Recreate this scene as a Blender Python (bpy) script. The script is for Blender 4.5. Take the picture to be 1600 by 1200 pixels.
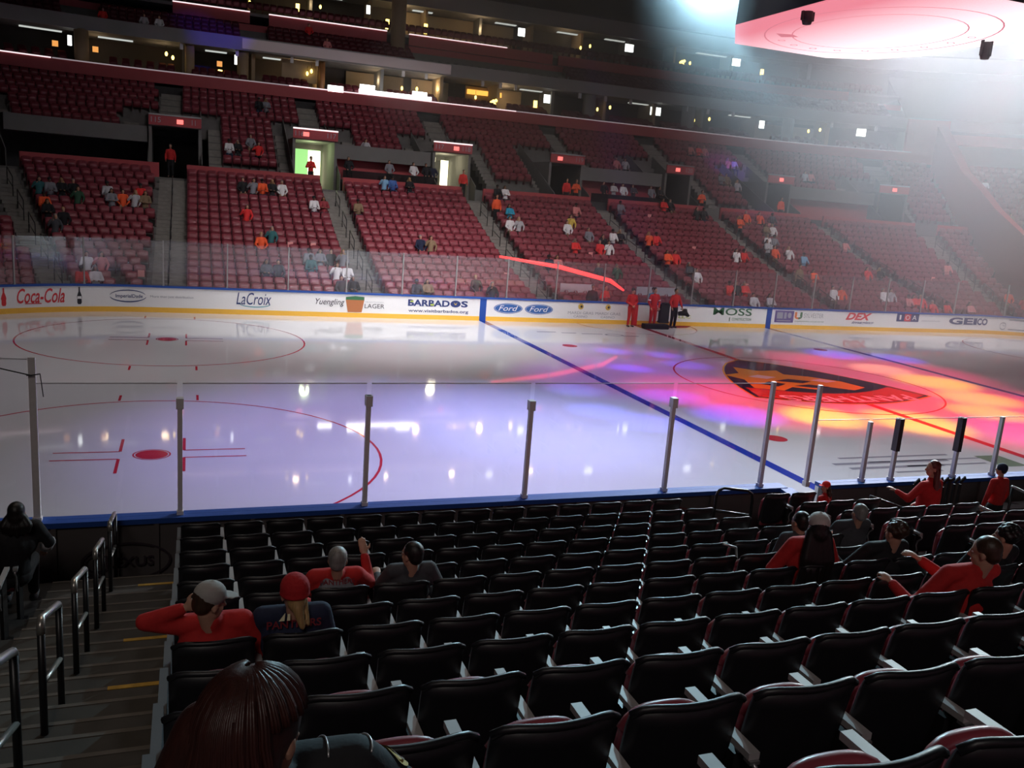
import bpy, math, random
from mathutils import Vector, Matrix, Quaternion
R = math.radians
random.seed(7)
for o in list(bpy.data.objects): bpy.data.objects.remove(o)
sc = bpy.context.scene
COL = sc.collection

# ---------------------------------------------------------------- camera
cam_d = bpy.data.cameras.new('camera'); cam = bpy.data.objects.new('camera', cam_d); COL.objects.link(cam)
yaw, pit, rol = 0.360053, -0.206946, 0.076927
f = Vector((math.cos(pit)*math.sin(yaw), math.cos(pit)*math.cos(yaw), math.sin(pit)))
r0 = Vector((math.cos(yaw), -math.sin(yaw), 0)); u0 = r0.cross(f)
r_ = r0*math.cos(rol)+u0*math.sin(rol); u_ = -r0*math.sin(rol)+u0*math.cos(rol)
M = Matrix.Identity(4)
for i in range(3):
    M[i][0] = r_[i]; M[i][1] = u_[i]; M[i][2] = -f[i]
M[0][3], M[1][3], M[2][3] = -20.3236, -24.8945, 5.5259
cam.matrix_world = M
cam_d.sensor_fit = 'HORIZONTAL'; cam_d.sensor_width = 36; cam_d.lens = 36*1372.37/1600
cam_d.clip_start = 0.05; cam_d.clip_end = 400
sc.camera = cam
CAM = Vector((-20.3236, -24.8945, 5.5259))

# ---------------------------------------------------------------- view, world, large lights
vs = sc.view_settings
vs.view_transform = 'Standard'; vs.look = 'None'; vs.gamma = 1; vs.use_curve_mapping = False; vs.exposure = 0.0
w = bpy.data.worlds.new('world'); sc.world = w; w.use_nodes = True
w.node_tree.nodes['Background'].inputs[0].default_value = (0.55, 0.6, 0.8, 1)
w.node_tree.nodes['Background'].inputs[1].default_value = 0.006

def light(name, kind, loc, target, energy, color=(1, 1, 1), size=1.0, size_y=None, spot=None, blend=0.5, spread=None, vol=1.0):
    d = bpy.data.lights.new(name, kind); d.energy = energy; d.color = color
    if kind == 'AREA':
        d.size = size
        if size_y: d.shape = 'RECTANGLE'; d.size_y = size_y
        if spread: d.spread = R(spread)
    if kind == 'SPOT':
        d.spot_size = R(spot); d.spot_blend = blend; d.shadow_soft_size = size
    if kind == 'POINT': d.shadow_soft_size = size
    o = bpy.data.objects.new(name, d); COL.objects.link(o); o.location = loc
    v = Vector(target)-Vector(loc); o.rotation_euler = v.to_track_quat('-Z', 'Y').to_euler()
    return o
# floods over the ice
light('ice_flood', 'AREA', (2, 0, 23), (2, 0, 0), 45, (0.96, 0.94, 1.0), 34, 16, spread=95)
light('ice_flood', 'AREA', (-20, 0, 23), (-20, 3.0, 0), 460, (1.0, 0.90, 0.88), 12, 14, spread=85)
light('ice_flood', 'SPOT', (-11, -5, 23), (-10.5, -9.5, 0), 4800, (.9, .93, 1.0), .5, spot=42, blend=1)
light('ice_flood', 'SPOT', (19, 6, 23), (20, 10, 0), 11000, (1.0, .93, .95), .5, spot=42, blend=1)
light('ice_flood', 'SPOT', (-8, 6, 23), (-12, 9.5, 0), 15000, (1.0, .98, .97), .5, spot=46, blend=1)
light('house_light', 'AREA', (-25, -36, 17), (-17, -15, 2), 100, (1.0, .9, .84), 5, 5, spread=80)
# floods onto the far stand and the far boards
light('stand_flood', 'AREA', (-6, -2, 26), (-6, 24, 4), 820, (1.0, 0.92, 0.92), 20, 4, spread=70)
light('stand_flood', 'AREA', (22, 0, 25), (26, 22, 5), 900, (1.0, 0.86, 0.88), 18, 4, spread=70)
light('board_flood', 'AREA', (0, -3, 14), (0, 13, 0.6), 800, (1.0, 0.97, 1.0), 30, 1.5, spread=60)
light('block_flood', 'SPOT', (-10, 2, 24), (-7.5, 19.5, 2.5), 5200, (1.0, .82, .86), .4, spot=26, blend=.9)
# weak light reaching the near seats
light('seat_flood', 'AREA', (-9, 2, 22), (-15, -19, 2), 60, (0.95, 0.95, 1.0), 3, 3, spread=50)
light('aisle_flood', 'AREA', (-21, -12, 20), (-21.3, -18, 1), 16, (1.0, 0.80, 0.62), 2, 2, spread=40)
# coloured show lights on the ice: (x, y, radius, colour, energy)
SHOW = [
 (-2.9, -4.7, 1.5, (1, .58, .0), 5200), (-0.2, -5.5, 1.8, (1, .58, .0), 6200), (6.0, 0.0, 1.8, (1, .56, .0), 5600),
 (5.3, -2.6, 1.7, (1, .54, .0), 4600), (3.7, -4.5, 1.5, (1, .5, .0), 4200), (5.6, 2.4, 1.5, (1, .42, .2), 3800),
 (-5.2, -1.3, 2.4, (1, .04, .12), 3600), (3.3, 4.6, 2.0, (1, .04, .18), 3800), (3.0, -5.2, 4.5, (1, .0, .05), 9500),
 (2.0, -1.5, 4.6, (1, .06, .08), 2200), (6.5, -4.0, 3.0, (1, .0, .10), 5200), (5.5, 1.5, 4.0, (1, .0, .14), 5200), (-3.0, -3.2, 3.4, (1, .0, .06), 5600),
 (-5.65, 2.3, 0.9, (.10, .05, 1), 1500), (-2.9, 4.9, 0.9, (.12, .05, 1), 1300), (-3.0, 3.0, 1.1, (.12, .05, 1), 1200),
 (-4.7, 5.6, 0.9, (.12, .06, 1), 1200), (-9.7, -3.6, 1.1, (.14, .2, 1), 1000), (-8.9, -4.9, 1.2, (.12, .12, 1), 1200),
 (-9.3, -1.1, 1.1, (.15, .25, 1), 800), (-5.7, -4.3, 1.6, (.10, .03, 1), 2200), (6.0, 5.6, 1.6, (.14, .04, 1), 2200),
 (8.6, 4.8, 1.5, (.14, .04, 1), 1700), (-6.5, -2.0, 1.3, (.12, .04, 1), 1300), (-6.9, 0.6, 3.6, (.5, .06, .9), 1700), (-4.5, 4.4, 3.4, (.5, .05, .9), 1400),
 (2.9, -7.0, 2.2, (.55, .05, 1), 2000), (8.5, -3.6, 2.0, (.8, .05, .7), 1800),
 (-15.5, -6.0, 6.8, (.46, .38, 1), 5600), (-11.5, -4.5, 4.5, (.35, .42, 1), 1300), (-12.0, -8.5, 6.0, (.45, .5, 1), 1500),
 (-0.7, 2.8, 0.55, (.9, 1, .95), 2400), (1.5, 1.0, 0.5, (.85, 1, .95), 2400),
]
for i, (x, y, rad, c, e) in enumerate(SHOW):
    a = math.atan2(y, x)+.12*math.sin(i*2.4); src = (15*math.cos(a), 13*math.sin(a), 20+math.sin(i))
    d = math.dist(src, (x, y, 0)); e *= 2.4 if rad > 5 else (15 if c[2] > .9 and c[0] < .2 else 9 if c[1] > .4 and rad > 1 else 5.0)
    light('show_spot', 'SPOT', src, (x, y, 0), e, c, 0.12, spot=math.degrees(2*math.atan(rad*(1.0 if rad < 2.1 else 1.2)/d)), blend=0.9)
# stage lamps high over the right half, shining through the haze toward this side
light('stage_lamp', 'SPOT', (0.4, 12, 15.6), (-7, -24, 13), 56000, (.5, .85, 1.0), .25, spot=68, blend=1)
light('stage_lamp', 'SPOT', (14.5, 14, 18.0), (-14, -24, 11), 95000, (.95, .95, 1.0), .25, spot=62, blend=1)
light('stage_lamp', 'SPOT', (24, 12, 19.0), (-6, -26, 11), 75000, (.75, .95, 1.0), .25, spot=62, blend=1)
light('stage_lamp', 'SPOT', (0.2, -6, 13.4), (-14, -26, 10), 5000, (1.0, .93, .96), .2, spot=80, blend=1)
for sx, zz, yy, en in ((-13, 13.2, 41.5, 60), (-7.5, 13.2, 41.8, 45), (-3.2, 13.2, 41.8, 60), (2.2, 13.2, 41.8, 60), (-26, 13.2, 41.5, 14), (-22, 13.2, 41.5, 16), (-12, 18.6, 46.5, 35), (-4.5, 18.6, 46.5, 45), (1.5, 18.6, 46.5, 45), (9, 18.6, 46.5, 30)):
    light('suite_light', 'POINT', (sx, yy, zz), (0, 0, 0), en, (1, .72, .4), .25)
# blue washes on the club seats and on the upper stand
light('blue_wash', 'SPOT', (-2, 6, 22), (-18.6, 40.5, 15), 26000, (.08, .04, 1), 0.1, spot=7, blend=0.9)
light('violet_wash', 'SPOT', (4, 6, 22), (18.7, 35.2, 9.6), 52000, (.22, .06, 1), 0.1, spot=7, blend=0.8)
light('violet_wash', 'SPOT', (4, 6, 22), (17.0, 28, 5.4), 12000, (.35, .06, 1), 0.1, spot=9, blend=0.9)

# ---------------------------------------------------------------- helpers
def tag(o, label=None, cat=None, group=None, kind=None):
    if label: o['label'] = label
    if cat: o['category'] = cat
    if group: o['group'] = group
    if kind: o['kind'] = kind
    return o
def thing(name, label, cat, loc=(0, 0, 0), rz=0, group=None):
    o = bpy.data.objects.new(name, None); COL.objects.link(o); o.empty_display_size = .2
    o.location = loc; o.rotation_euler = (0, 0, rz)
    return tag(o, label, cat, group)
MATS = {}
def mat(name, col, rough=0.6, metal=0.0, emit=None, es=1.0, var=0.08, scale=20.0, bump=0.0, spec=0.5, stretch=None, coat=0):
    if name in MATS: return MATS[name]
    m = bpy.data.materials.new(name); m.use_nodes = True; nt = m.node_tree; b = nt.nodes['Principled BSDF']
    b.inputs['Roughness'].default_value = rough; b.inputs['Metallic'].default_value = metal
    b.inputs['Specular IOR Level'].default_value = spec
    if coat: b.inputs['Coat Weight'].default_value = coat; b.inputs['Coat Roughness'].default_value = .15
    if emit:
        b.inputs['Emission Color'].default_value = (*emit, 1); b.inputs['Emission Strength'].default_value = es
    b.inputs['Base Color'].default_value = (*col, 1)
    if var or bump:
        tc = nt.nodes.new('ShaderNodeTexCoord'); no = nt.nodes.new('ShaderNodeTexNoise')
        no.inputs['Scale'].default_value = scale; no.inputs['Detail'].default_value = 3
        if stretch:
            mp = nt.nodes.new('ShaderNodeMapping'); mp.inputs['Scale'].default_value = stretch
            nt.links.new(tc.outputs['Object'], mp.inputs[0]); nt.links.new(mp.outputs[0], no.inputs['Vector'])
        else: nt.links.new(tc.outputs['Object'], no.inputs['Vector'])
        if var:
            mx = nt.nodes.new('ShaderNodeMix'); mx.data_type = 'RGBA'
            mx.inputs['A'].default_value = (*[c*(1-var) for c in col], 1); mx.inputs['B'].default_value = (*[min(1, c*(1+var)) for c in col], 1)
            nt.links.new(no.outputs['Fac'], mx.inputs['Factor']); nt.links.new(mx.outputs['Result'], b.inputs['Base Color'])
        if bump:
            bp = nt.nodes.new('ShaderNodeBump'); bp.inputs['Strength'].default_value = bump; bp.inputs['Distance'].default_value = .01
            nt.links.new(no.outputs['Fac'], bp.inputs['Height']); nt.links.new(bp.outputs['Normal'], b.inputs['Normal'])
    MATS[name] = m; return m
def emis(name, col, s): return mat(name, (0.02, 0.02, 0.02), .5, emit=col, es=s, var=0)
def glassmat(name, tint, gloss, haze=0.0):
    m = bpy.data.materials.new(name); m.use_nodes = True; nt = m.node_tree; nt.nodes.clear()
    out = nt.nodes.new('ShaderNodeOutputMaterial'); t = nt.nodes.new('ShaderNodeBsdfTransparent'); g = nt.nodes.new('ShaderNodeBsdfGlossy')
    g.inputs['Roughness'].default_value = .03; t.inputs[0].default_value = (*tint, 1)
    d = nt.nodes.new('ShaderNodeBsdfDiffuse'); no = nt.nodes.new('ShaderNodeTexNoise'); no.inputs['Scale'].default_value = 3
    tc = nt.nodes.new('ShaderNodeTexCoord'); nt.links.new(tc.outputs['Object'], no.inputs['Vector'])
    mu = nt.nodes.new('ShaderNodeMath'); mu.operation = 'MULTIPLY'; mu.inputs[1].default_value = haze*2
    nt.links.new(no.outputs['Fac'], mu.inputs[0])
    m1 = nt.nodes.new('ShaderNodeMixShader'); m2 = nt.nodes.new('ShaderNodeMixShader'); m2.inputs[0].default_value = gloss
    nt.links.new(mu.outputs[0], m1.inputs[0]); nt.links.new(t.outputs[0], m1.inputs[1]); nt.links.new(d.outputs[0], m1.inputs[2])
    nt.links.new(m1.outputs[0], m2.inputs[1]); nt.links.new(g.outputs[0], m2.inputs[2]); nt.links.new(m2.outputs[0], out.inputs[0])
    MATS[name] = m; return m

class MB:
    """collects shapes, build() links them as one mesh object"""
    def __init__(s): s.v = []; s.f = []; s.m = []; s.sm = []; s.cur = 0; s.smooth = False
    def add(s, vs, fs):
        b = len(s.v); s.v += [tuple(q) for q in vs]
        for q in fs: s.f.append(tuple(b+i for i in q)); s.m.append(s.cur); s.sm.append(s.smooth)
    def box(s, x0, x1, y0, y1, z0, z1, T=None):
        vs = [Vector((x, y, z)) for x in (x0, x1) for y in (y0, y1) for z in (z0, z1)]
        if T is not None: vs = [T@q for q in vs]
        s.add(vs, [(0, 1, 3, 2), (4, 6, 7, 5), (0, 4, 5, 1), (2, 3, 7, 6), (0, 2, 6, 4), (1, 5, 7, 3)])
    def bar(s, a, b, wd, ht):
        a = Vector(a); b = Vector(b); d = (b-a); L = d.length; q = d.to_track_quat('Y', 'Z')
        T = Matrix.Translation(a)@q.to_matrix().to_4x4(); s.box(-wd/2, wd/2, 0, L, -ht/2, ht/2, T)
    def tube(s, pts, rad, n=8, cap=True):
        pts = [Vector(q) for q in pts]; rads = rad if isinstance(rad, (list, tuple)) else [rad]*len(pts)
        vs = []; up = None
        for i, q in enumerate(pts):
            d = (pts[min(i+1, len(pts)-1)]-pts[max(i-1, 0)]).normalized()
            if up is None: up = Vector((0, 0, 1)) if abs(d.z) < .9 else Vector((1, 0, 0))
            a = d.cross(up).normalized(); up = a.cross(d).normalized()
            for k in range(n):
                t = 2*math.pi*k/n; vs.append(q+(a*math.cos(t)+up*math.sin(t))*rads[i])
        fs = [(i*n+k, i*n+(k+1) % n, (i+1)*n+(k+1) % n, (i+1)*n+k) for i in range(len(pts)-1) for k in range(n)]
        if cap: fs += [tuple(range(n-1, -1, -1)), tuple((len(pts)-1)*n+k for k in range(n))]
        o = s.smooth; s.smooth = True; s.add(vs, fs); s.smooth = o
    def ell(s, c, r, n=12, T=None):
        vs = []; c = Vector(c)
        for i in range(n//2+1):
            th = math.pi*i/(n//2)
            for k in range(n):
                ph = 2*math.pi*k/n; q = Vector((r[0]*math.sin(th)*math.cos(ph), r[1]*math.sin(th)*math.sin(ph), r[2]*math.cos(th)))
                q = (T.to_3x3()@q if T is not None else q)+c; vs.append(q)
        fs = [(i*n+k, (i+1)*n+k, (i+1)*n+(k+1) % n, i*n+(k+1) % n) for i in range(n//2) for k in range(n)]
        o = s.smooth; s.smooth = True; s.add(vs, fs); s.smooth = o
    def rc(s, a, b, ra, rb, n=12):
        a = Vector(a); b = Vector(b); d = b-a
        if d.length < 1e-6: return s.ell(a, (ra,)*3, n)
        dn = d.normalized(); pts = []; rr = []
        for i in range(4):
            t = math.pi/2*i/4; pts.append(a-dn*ra*math.cos(t)); rr.append(max(.001, ra*math.sin(t)))
        pts.append(a); rr.append(ra); pts.append(b); rr.append(rb)
        for i in range(3, -1, -1):
            t = math.pi/2*i/4; pts.append(b+dn*rb*math.cos(t)); rr.append(max(.001, rb*math.sin(t)))
        s.tube(pts, rr, n)
    def grid(s, fn, nu, nv, thick=None):
        """fn(u,v)->Vector surface; optional thickness vector function"""
        P = [[Vector(fn(i/nu, j/nv)) for j in range(nv+1)] for i in range(nu+1)]
        vs = [q for row in P for q in row]; n = nv+1
        fs = [(i*n+j, (i+1)*n+j, (i+1)*n+j+1, i*n+j+1) for i in range(nu) for j in range(nv)]
        if thick:
            b = len(vs); vs += [Vector(fn(i/nu, j/nv))+Vector(thick) for i in range(nu+1) for j in range(nv+1)]
            fs += [tuple(b+q for q in reversed(ff)) for ff in fs[:nu*nv]]
            rim = [i*n for i in range(nu+1)]+[nu*n+j for j in range(1, n)]+[i*n+nv for i in range(nu-1, -1, -1)]+[j for j in range(nv-1, 0, -1)]
            for k in range(len(rim)):
                a, c = rim[k], rim[(k+1) % len(rim)]; fs.append((c, a, b+a, b+c))
        s.add(vs, fs)
    def build(s, name, mats, parent=None, loc=None, rz=None):
        me = bpy.data.meshes.new(name); me.from_pydata(s.v, [], s.f)
        for m in (mats if isinstance(mats, (list, tuple)) else [mats]): me.materials.append(m)
        me.polygons.foreach_set('material_index', s.m); me.polygons.foreach_set('use_smooth', s.sm); me.update()
        o = bpy.data.objects.new(name, me); COL.objects.link(o)
        if parent is not None: o.parent = parent
        if loc is not None: o.location = loc
        if rz is not None: o.rotation_euler = (0, 0, rz)
        return o
def copy_tree(o, parent=None):
    c = o.copy(); COL.objects.link(c)
    if parent is not None: c.parent = parent
    for ch in list(o.children): copy_tree(ch, c)
    return c
def remesh(o, vox, smooth=2):
    """join the overlapping volumes of a body or garment into one skin"""
    md = o.modifiers.new('r', 'REMESH'); md.mode = 'VOXEL'; md.voxel_size = vox; md.use_smooth_shade = True
    if smooth:
        m2 = o.modifiers.new('s', 'SMOOTH'); m2.iterations = smooth; m2.factor = .5
    dg = bpy.context.evaluated_depsgraph_get(); me = bpy.data.meshes.new_from_object(o.evaluated_get(dg))
    mats = [m for m in o.data.materials]; o.modifiers.clear(); o.data = me
    me.materials.clear()
    for m in mats[:1]: me.materials.append(m)
    me.polygons.foreach_set('material_index', [0]*len(me.polygons)); me.polygons.foreach_set('use_smooth', [True]*len(me.polygons))
    return o

# the bowl: s runs along the stand, r outward, corners are arcs round (+-21.95, 4.42)
CX, CY = 21.95, 4.42
def W(s, r, z=0.0):
    if abs(s) <= CX: return Vector((s, CY+r, z))
    ph = (abs(s)-CX)/25.0; return Vector((math.copysign(CX+r*math.sin(ph), s), CY+r*math.cos(ph), z))
def rot(s): return 0.0 if abs(s) <= CX else -math.copysign((abs(s)-CX)/25.0, s)
def cuts(s0, s1, step=1.0):
    pts = [s0]
    for c in (-CX, CX):
        if s0 < c < s1: pts.append(c)
    pts.append(s1); pts.sort(); out = [pts[0]]
    for a, b in zip(pts, pts[1:]):
        if max(abs(a), abs(b)) > CX+1e-6:
            n = max(1, math.ceil((b-a)/step)); out += [a+(b-a)*i/n for i in range(1, n+1)]
        else: out.append(b)
    return out
def pbox(mb, s0, s1, ra, rb, z0, z1, z0b=None, z1b=None):
    """curved box; z0b/z1b give other heights at the outer radius"""
    if z0b is None: z0b = z0
    if z1b is None: z1b = z1
    ss = cuts(s0, s1); vs = []
    for s in ss: vs += [W(s, ra, z0), W(s, rb, z0b), W(s, rb, z1b), W(s, ra, z1)]
    fs = [(0, 3, 2, 1)]
    for i in range(len(ss)-1):
        a, b = i*4, i*4+4
        for k in range(4): fs.append((a+k, a+(k+1) % 4, b+(k+1) % 4, b+k))
    e = (len(ss)-1)*4; fs.append((e, e+1, e+2, e+3)); mb.add(vs, fs)

def text_mesh(txt, bold=0.0, shear=0.0):
    cu = bpy.data.curves.new('t', 'FONT'); cu.body = txt; cu.offset = bold; cu.shear = shear; cu.resolution_u = 3
    o = bpy.data.objects.new('t', cu); COL.objects.link(o)
    me = bpy.data.meshes.new_from_object(o.evaluated_get(bpy.context.evaluated_depsgraph_get()))
    bpy.data.objects.remove(o)
    return [v.co.copy() for v in me.vertices], [tuple(p.vertices) for p in me.polygons]
def put_text(mb, txt, box, fn, bold=0.0, shear=0.0):
    """fit lettering into box=(u0,u1,v0,v1), fn(u,v)->point"""
    vs, fs = text_mesh(txt, bold, shear)
    x0 = min(v.x for v in vs); x1 = max(v.x for v in vs); y0 = min(v.y for v in vs); y1 = max(v.y for v in vs)
    u0, u1, v0, v1 = box
    mb.add([fn(u0+(v.x-x0)/(x1-x0)*(u1-u0), v0+(v.y-y0)/(y1-y0)*(v1-v0)) for v in vs], fs)
def disc(mb, u0, v0, ru, rv, fn, n=28, inner=0.0, a0=0, a1=360):
    A = [R(a0+(a1-a0)*i/n) for i in range(n+1)]
    if inner <= 0: mb.add([fn(u0, v0)]+[fn(u0+ru*math.cos(a), v0+rv*math.sin(a)) for a in A], [(0, i+1, i+2) for i in range(n)])
    else:
        vs = []
        for a in A: vs += [fn(u0+ru*math.cos(a), v0+rv*math.sin(a)), fn(u0+(ru-inner)*math.cos(a), v0+(rv-inner)*math.sin(a))]
        mb.add(vs, [(2*i, 2*i+2, 2*i+3, 2*i+1) for i in range(n)])
def poly(mb, pts, fn): mb.add([fn(*q) for q in pts], [tuple(range(len(pts)))])
def rect(mb, u0, u1, v0, v1, fn, n=1):
    vs = []
    for i in range(n+1):
        u = u0+(u1-u0)*i/n; vs += [fn(u, v0), fn(u, v1)]
    mb.add(vs, [(2*i, 2*i+2, 2*i+3, 2*i+1) for i in range(n)])

# ---------------------------------------------------------------- materials
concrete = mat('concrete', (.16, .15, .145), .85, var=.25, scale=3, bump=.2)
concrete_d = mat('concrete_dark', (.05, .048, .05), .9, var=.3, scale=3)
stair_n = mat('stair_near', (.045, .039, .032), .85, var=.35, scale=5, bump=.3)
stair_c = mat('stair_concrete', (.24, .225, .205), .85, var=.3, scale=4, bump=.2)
wall_grey = mat('wall_grey', (.17, .168, .16), .8, var=.1, scale=2)
ribbon_m = mat('ribbon_grey', (.22, .215, .21), .55, var=.1, scale=1)
red_wall = mat('red_wall', (.42, .06, .07), .6, var=.08, scale=2)
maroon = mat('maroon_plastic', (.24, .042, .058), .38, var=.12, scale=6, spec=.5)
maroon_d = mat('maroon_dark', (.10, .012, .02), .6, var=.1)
black_pl = mat('black_plastic', (.012, .012, .015), .42, var=.2, scale=30, bump=.05)
steel = mat('steel', (.45, .45, .46), .35, metal=.8, var=.1)
arm_m = mat('armrest_grey', (.36, .35, .35), .5, var=.08)
rail_m = mat('rail_black', (.02, .02, .022), .35, metal=.3, var=.1)
rail_top = mat('rail_worn', (.42, .40, .37), .3, metal=.7, var=.2)
blue_cap = mat('blue_cap', (.012, .07, .34), .65, var=.1)
board_w = mat('board_white', (.82, .82, .82), .35, var=.03)
kick_y = mat('kick_yellow', (.85, .48, .06), .4, var=.06)
post_m = mat('stanchion_alu', (.80, .78, .78), .5, metal=.0, var=.08)
pad_m = mat('post_pad', (.06, .045, .05), .6, var=.1)
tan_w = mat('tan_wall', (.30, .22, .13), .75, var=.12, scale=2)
wood_w = mat('wood_wall', (.28, .12, .04), .5, var=.3, scale=4, stretch=(1, 1, .2))
ice_m = mat('ice', (.72, .73, .77), .045, var=.04, scale=.5, spec=.8)
for nme, c in dict(ice_red=(.55, .03, .06), ice_blue=(.01, .04, .38), ice_gold=(.75, .45, .03), ice_navy=(.012, .012, .06), ice_white=(.85, .83, .8), ice_grey=(.30, .30, .36), ice_redbar=(.5, .04, .02), ice_green=(.18, .25, .18)).items():
    mat(nme, c, .07, var=.05, scale=2, spec=.5)
glass_f = glassmat('rink_glass_far', (.93, .93, .95), .035, .03)
glass_n = glassmat('rink_glass_near', (.96, .96, .97), .03, .008)
glass_edge = mat('glass_edge', (.75, .75, .8), .2, var=0)
rubber = mat('rubber', (.012, .012, .014), .7, var=.2)
A_red = mat('print_red', (.65, .03, .04), .5, var=0); A_blk = mat('print_black', (.02, .02, .03), .5, var=0)
A_navy = mat('print_navy', (.02, .04, .16), .5, var=0); A_blue = mat('print_blue', (.03, .12, .38), .45, var=0)
A_grn = mat('print_green', (.04, .16, .07), .5, var=0); A_lime = mat('print_lime', (.5, .6, .1), .5, var=0)
A_gry = mat('print_grey', (.35, .36, .4), .5, var=0); A_teal = mat('print_teal', (.05, .3, .36), .5, var=0)
A_gold = mat('print_gold', (.6, .42, .08), .5, var=0); A_wht = mat('print_white', (.85, .85, .85), .5, var=0)
A_pur = mat('print_purple', (.13, .09, .28), .5, var=0); A_amb = mat('print_amber', (.45, .16, .06), .5, var=0)
A_org = mat('print_orange', (.8, .2, .03), .5, var=0)

# ---------------------------------------------------------------- ice floor with its painted marks
IM = [ice_m]+[MATS[k] for k in ('ice_red', 'ice_blue', 'ice_gold', 'ice_navy', 'ice_white', 'ice_grey', 'ice_redbar', 'ice_green')]
RED, BLU, GLD, NVY, WHT, GRY, BAR, GRN = range(1, 9)
mb = MB()
def rink(r, n=14):
    pts = []
    for sx, sy, a0 in ((1, 1, 0), (-1, 1, 90), (-1, -1, 180), (1, -1, 270)):
        for i in range(n+1):
            a = R(a0+90*i/n); pts.append((sx*CX+r*math.cos(a), sy*CY+r*math.sin(a)))
    return pts
mb.add([(x, y, 0) for x, y in rink(8.53)], [tuple(range(60))])
def I(z): return lambda u, v: Vector((u, v, z))
z1, z2, z3, z4 = .003, .005, .007, .009
mb.cur = BLU
for s in (-1, 1): rect(mb, s*7.77-.15, s*7.77+.15, -12.94, 12.94, I(z1))
mb.cur = RED
rect(mb, -.15, .15, -12.94, 12.94, I(z1))
for sx in (-1, 1):
    rect(mb, sx*27.1-.03, sx*27.1+.03, -11.6, 11.6, I(z1))
    for sy in (-1, 1):
        cx, cy = sx*21.03, sy*6.7
        disc(mb, cx, cy, 4.57, 4.57, I(z1), 72, .055)
        disc(mb, cx, cy, .305, .305, I(z1), 24); disc(mb, cx, cy, .36, .36, I(z1), 24, .03)
        for a in (-1, 1):
            for b in (-1, 1):
                rect(mb, *sorted((cx+a*.6, cx+a*1.8)), cy+b*.25-.025, cy+b*.25+.025, I(z1))
                rect(mb, *sorted((cx+a*.6-.025, cx+a*.6+.035)), *sorted((cy+b*.25, cy+b*1.15)), I(z1))
                rect(mb, cx+a*.9-.03, cx+a*.9+.03, *sorted((cy+b*4.57, cy+b*5.15)), I(z1))
        disc(mb, sx*6.1, cy, .305, .305, I(z1), 24)
disc(mb, 0, 0, 4.57, 4.57, I(z2), 72, .06)
disc(mb, 0, 12.94, 3.05, 3.05, I(z1), 36, .05, 180, 360)
# crest at centre ice
def shield(k, top=-3.3, ex=3.6):
    pts = []
    for i in range(13):
        t = -1+2*i/12; pts.append((ex*t, -2.1-1.15*math.cos(t*1.45)))
    for i in range(1, 9):
        t = i/9; pts.append((ex*(1-t)**.62+.28*math.sin(t*3.14), -2.2+6.3*t))
    pts.append((0, 4.15))
    for i in range(8, 0, -1):
        t = i/9; pts.append((-(ex*(1-t)**.62+.28*math.sin(t*3.14)), -2.2+6.3*t))
    return [(x*k, y*k+.05*(1-k)) for x, y in pts]
mb.cur = GLD; poly(mb, shield(1.0), I(z2))
mb.cur = NVY; poly(mb, shield(.975), I(z3))
mb.cur = BAR
vs = []
for i in range(25):
    t = -1+2*i/24; e = -2.1-1.15*math.cos(t*1.45)
    vs += [Vector((3.38*t, e*.96+.02, z4)), Vector((2.98*t, e*.96+1.35, z4))]
mb.add(vs, [(2*i, 2*i+2, 2*i+3, 2*i+1) for i in range(24)])
mb.cur = WHT
put_text(mb, 'PANTHERS', (2.6, -2.6, -1.95, -2.75), lambda u, v: Vector((u, v-.30*math.cos(u*.5)+.1, .0105)), .02)
mb.cur = GLD
poly(mb, [(-2.7, -.9), (-2.2, .4), (-2.5, 1.2), (-1.7, 1.5), (-1.2, 2.6), (-.6, 1.9), (.3, 2.0), (.1, 1.3), (.9, .9), (1.7, .1), (1.9, -.9), (1.1, -1.3), (.3, -.7), (-.3, -1.2), (-1.1, -.8), (-1.8, -1.3)], I(z4))
mb.cur = WHT
poly(mb, [(-1.7, .9), (-1.1, 1.2), (-.6, .8), (-1.2, .5)], I(.0105)); poly(mb, [(.5, .3), (1.1, .5), (1.5, .1), (.9, -.1)], I(.0105))
mb.cur = NVY
poly(mb, [(-1.1, .2), (-.3, .5), (.4, .1), (-.2, -.2)], I(.0105)); poly(mb, [(-2.0, -.3), (-1.4, .1), (-1.0, -.3), (-1.6, -.7)], I(.0105)); poly(mb, [(-.9, -.6), (-.1, -.4), (.5, -.8), (-.2, -.95)], I(.0105))
# faded adverts painted in the ice
mb.cur = GRY
for (a, b, c, d) in ((-5.6, -2.2, -8.55, -8.45), (-6.1, -2.6, -9.0, -8.85), (-5.0, -1.5, -8.9, -8.82), (-5.9, -3.1, -9.35, -9.2), (-4.2, -1.7, -9.3, -9.22), (-4.9, -3.5, -9.7, -9.6)): rect(mb, a, b, c, d, I(z1))
for (a, b, c, d) in ((-6.2, -5.3, 10.0, 10.15), (-5.1, -4.4, 9.85, 10.0), (-4.2, -3.2, 9.7, 9.85), (-2.4, -1.6, 9.3, 9.45)): rect(mb, a, b, c, d, I(z1))
disc(mb, -2.7, 9.6, .45, .3, I(z1), 20, .1)
mb.cur = GRN; rect(mb, -1.5, -.7, -9.6, -8.7, I(z1))
mb.cur = GRY; rect(mb, -17.3, -16.3, -10.02, -10.0, I(z1))
tag(mb.build('floor', IM), 'white rink ice with red and blue lines, face-off circles and a gold crest', kind='structure')

# concrete floor under everything and the roof
mb = MB(); mb.box(-80, 80, -60, 75, -.4, -.02)
mb.build('floor', concrete_d)['kind'] = 'structure'
mb = MB(); mb.box(-80, 80, -60, 75, 33, 33.4)
mb.build('ceiling', mat('roof_dark', (.02, .022, .03), .9))['kind'] = 'structure'

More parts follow.
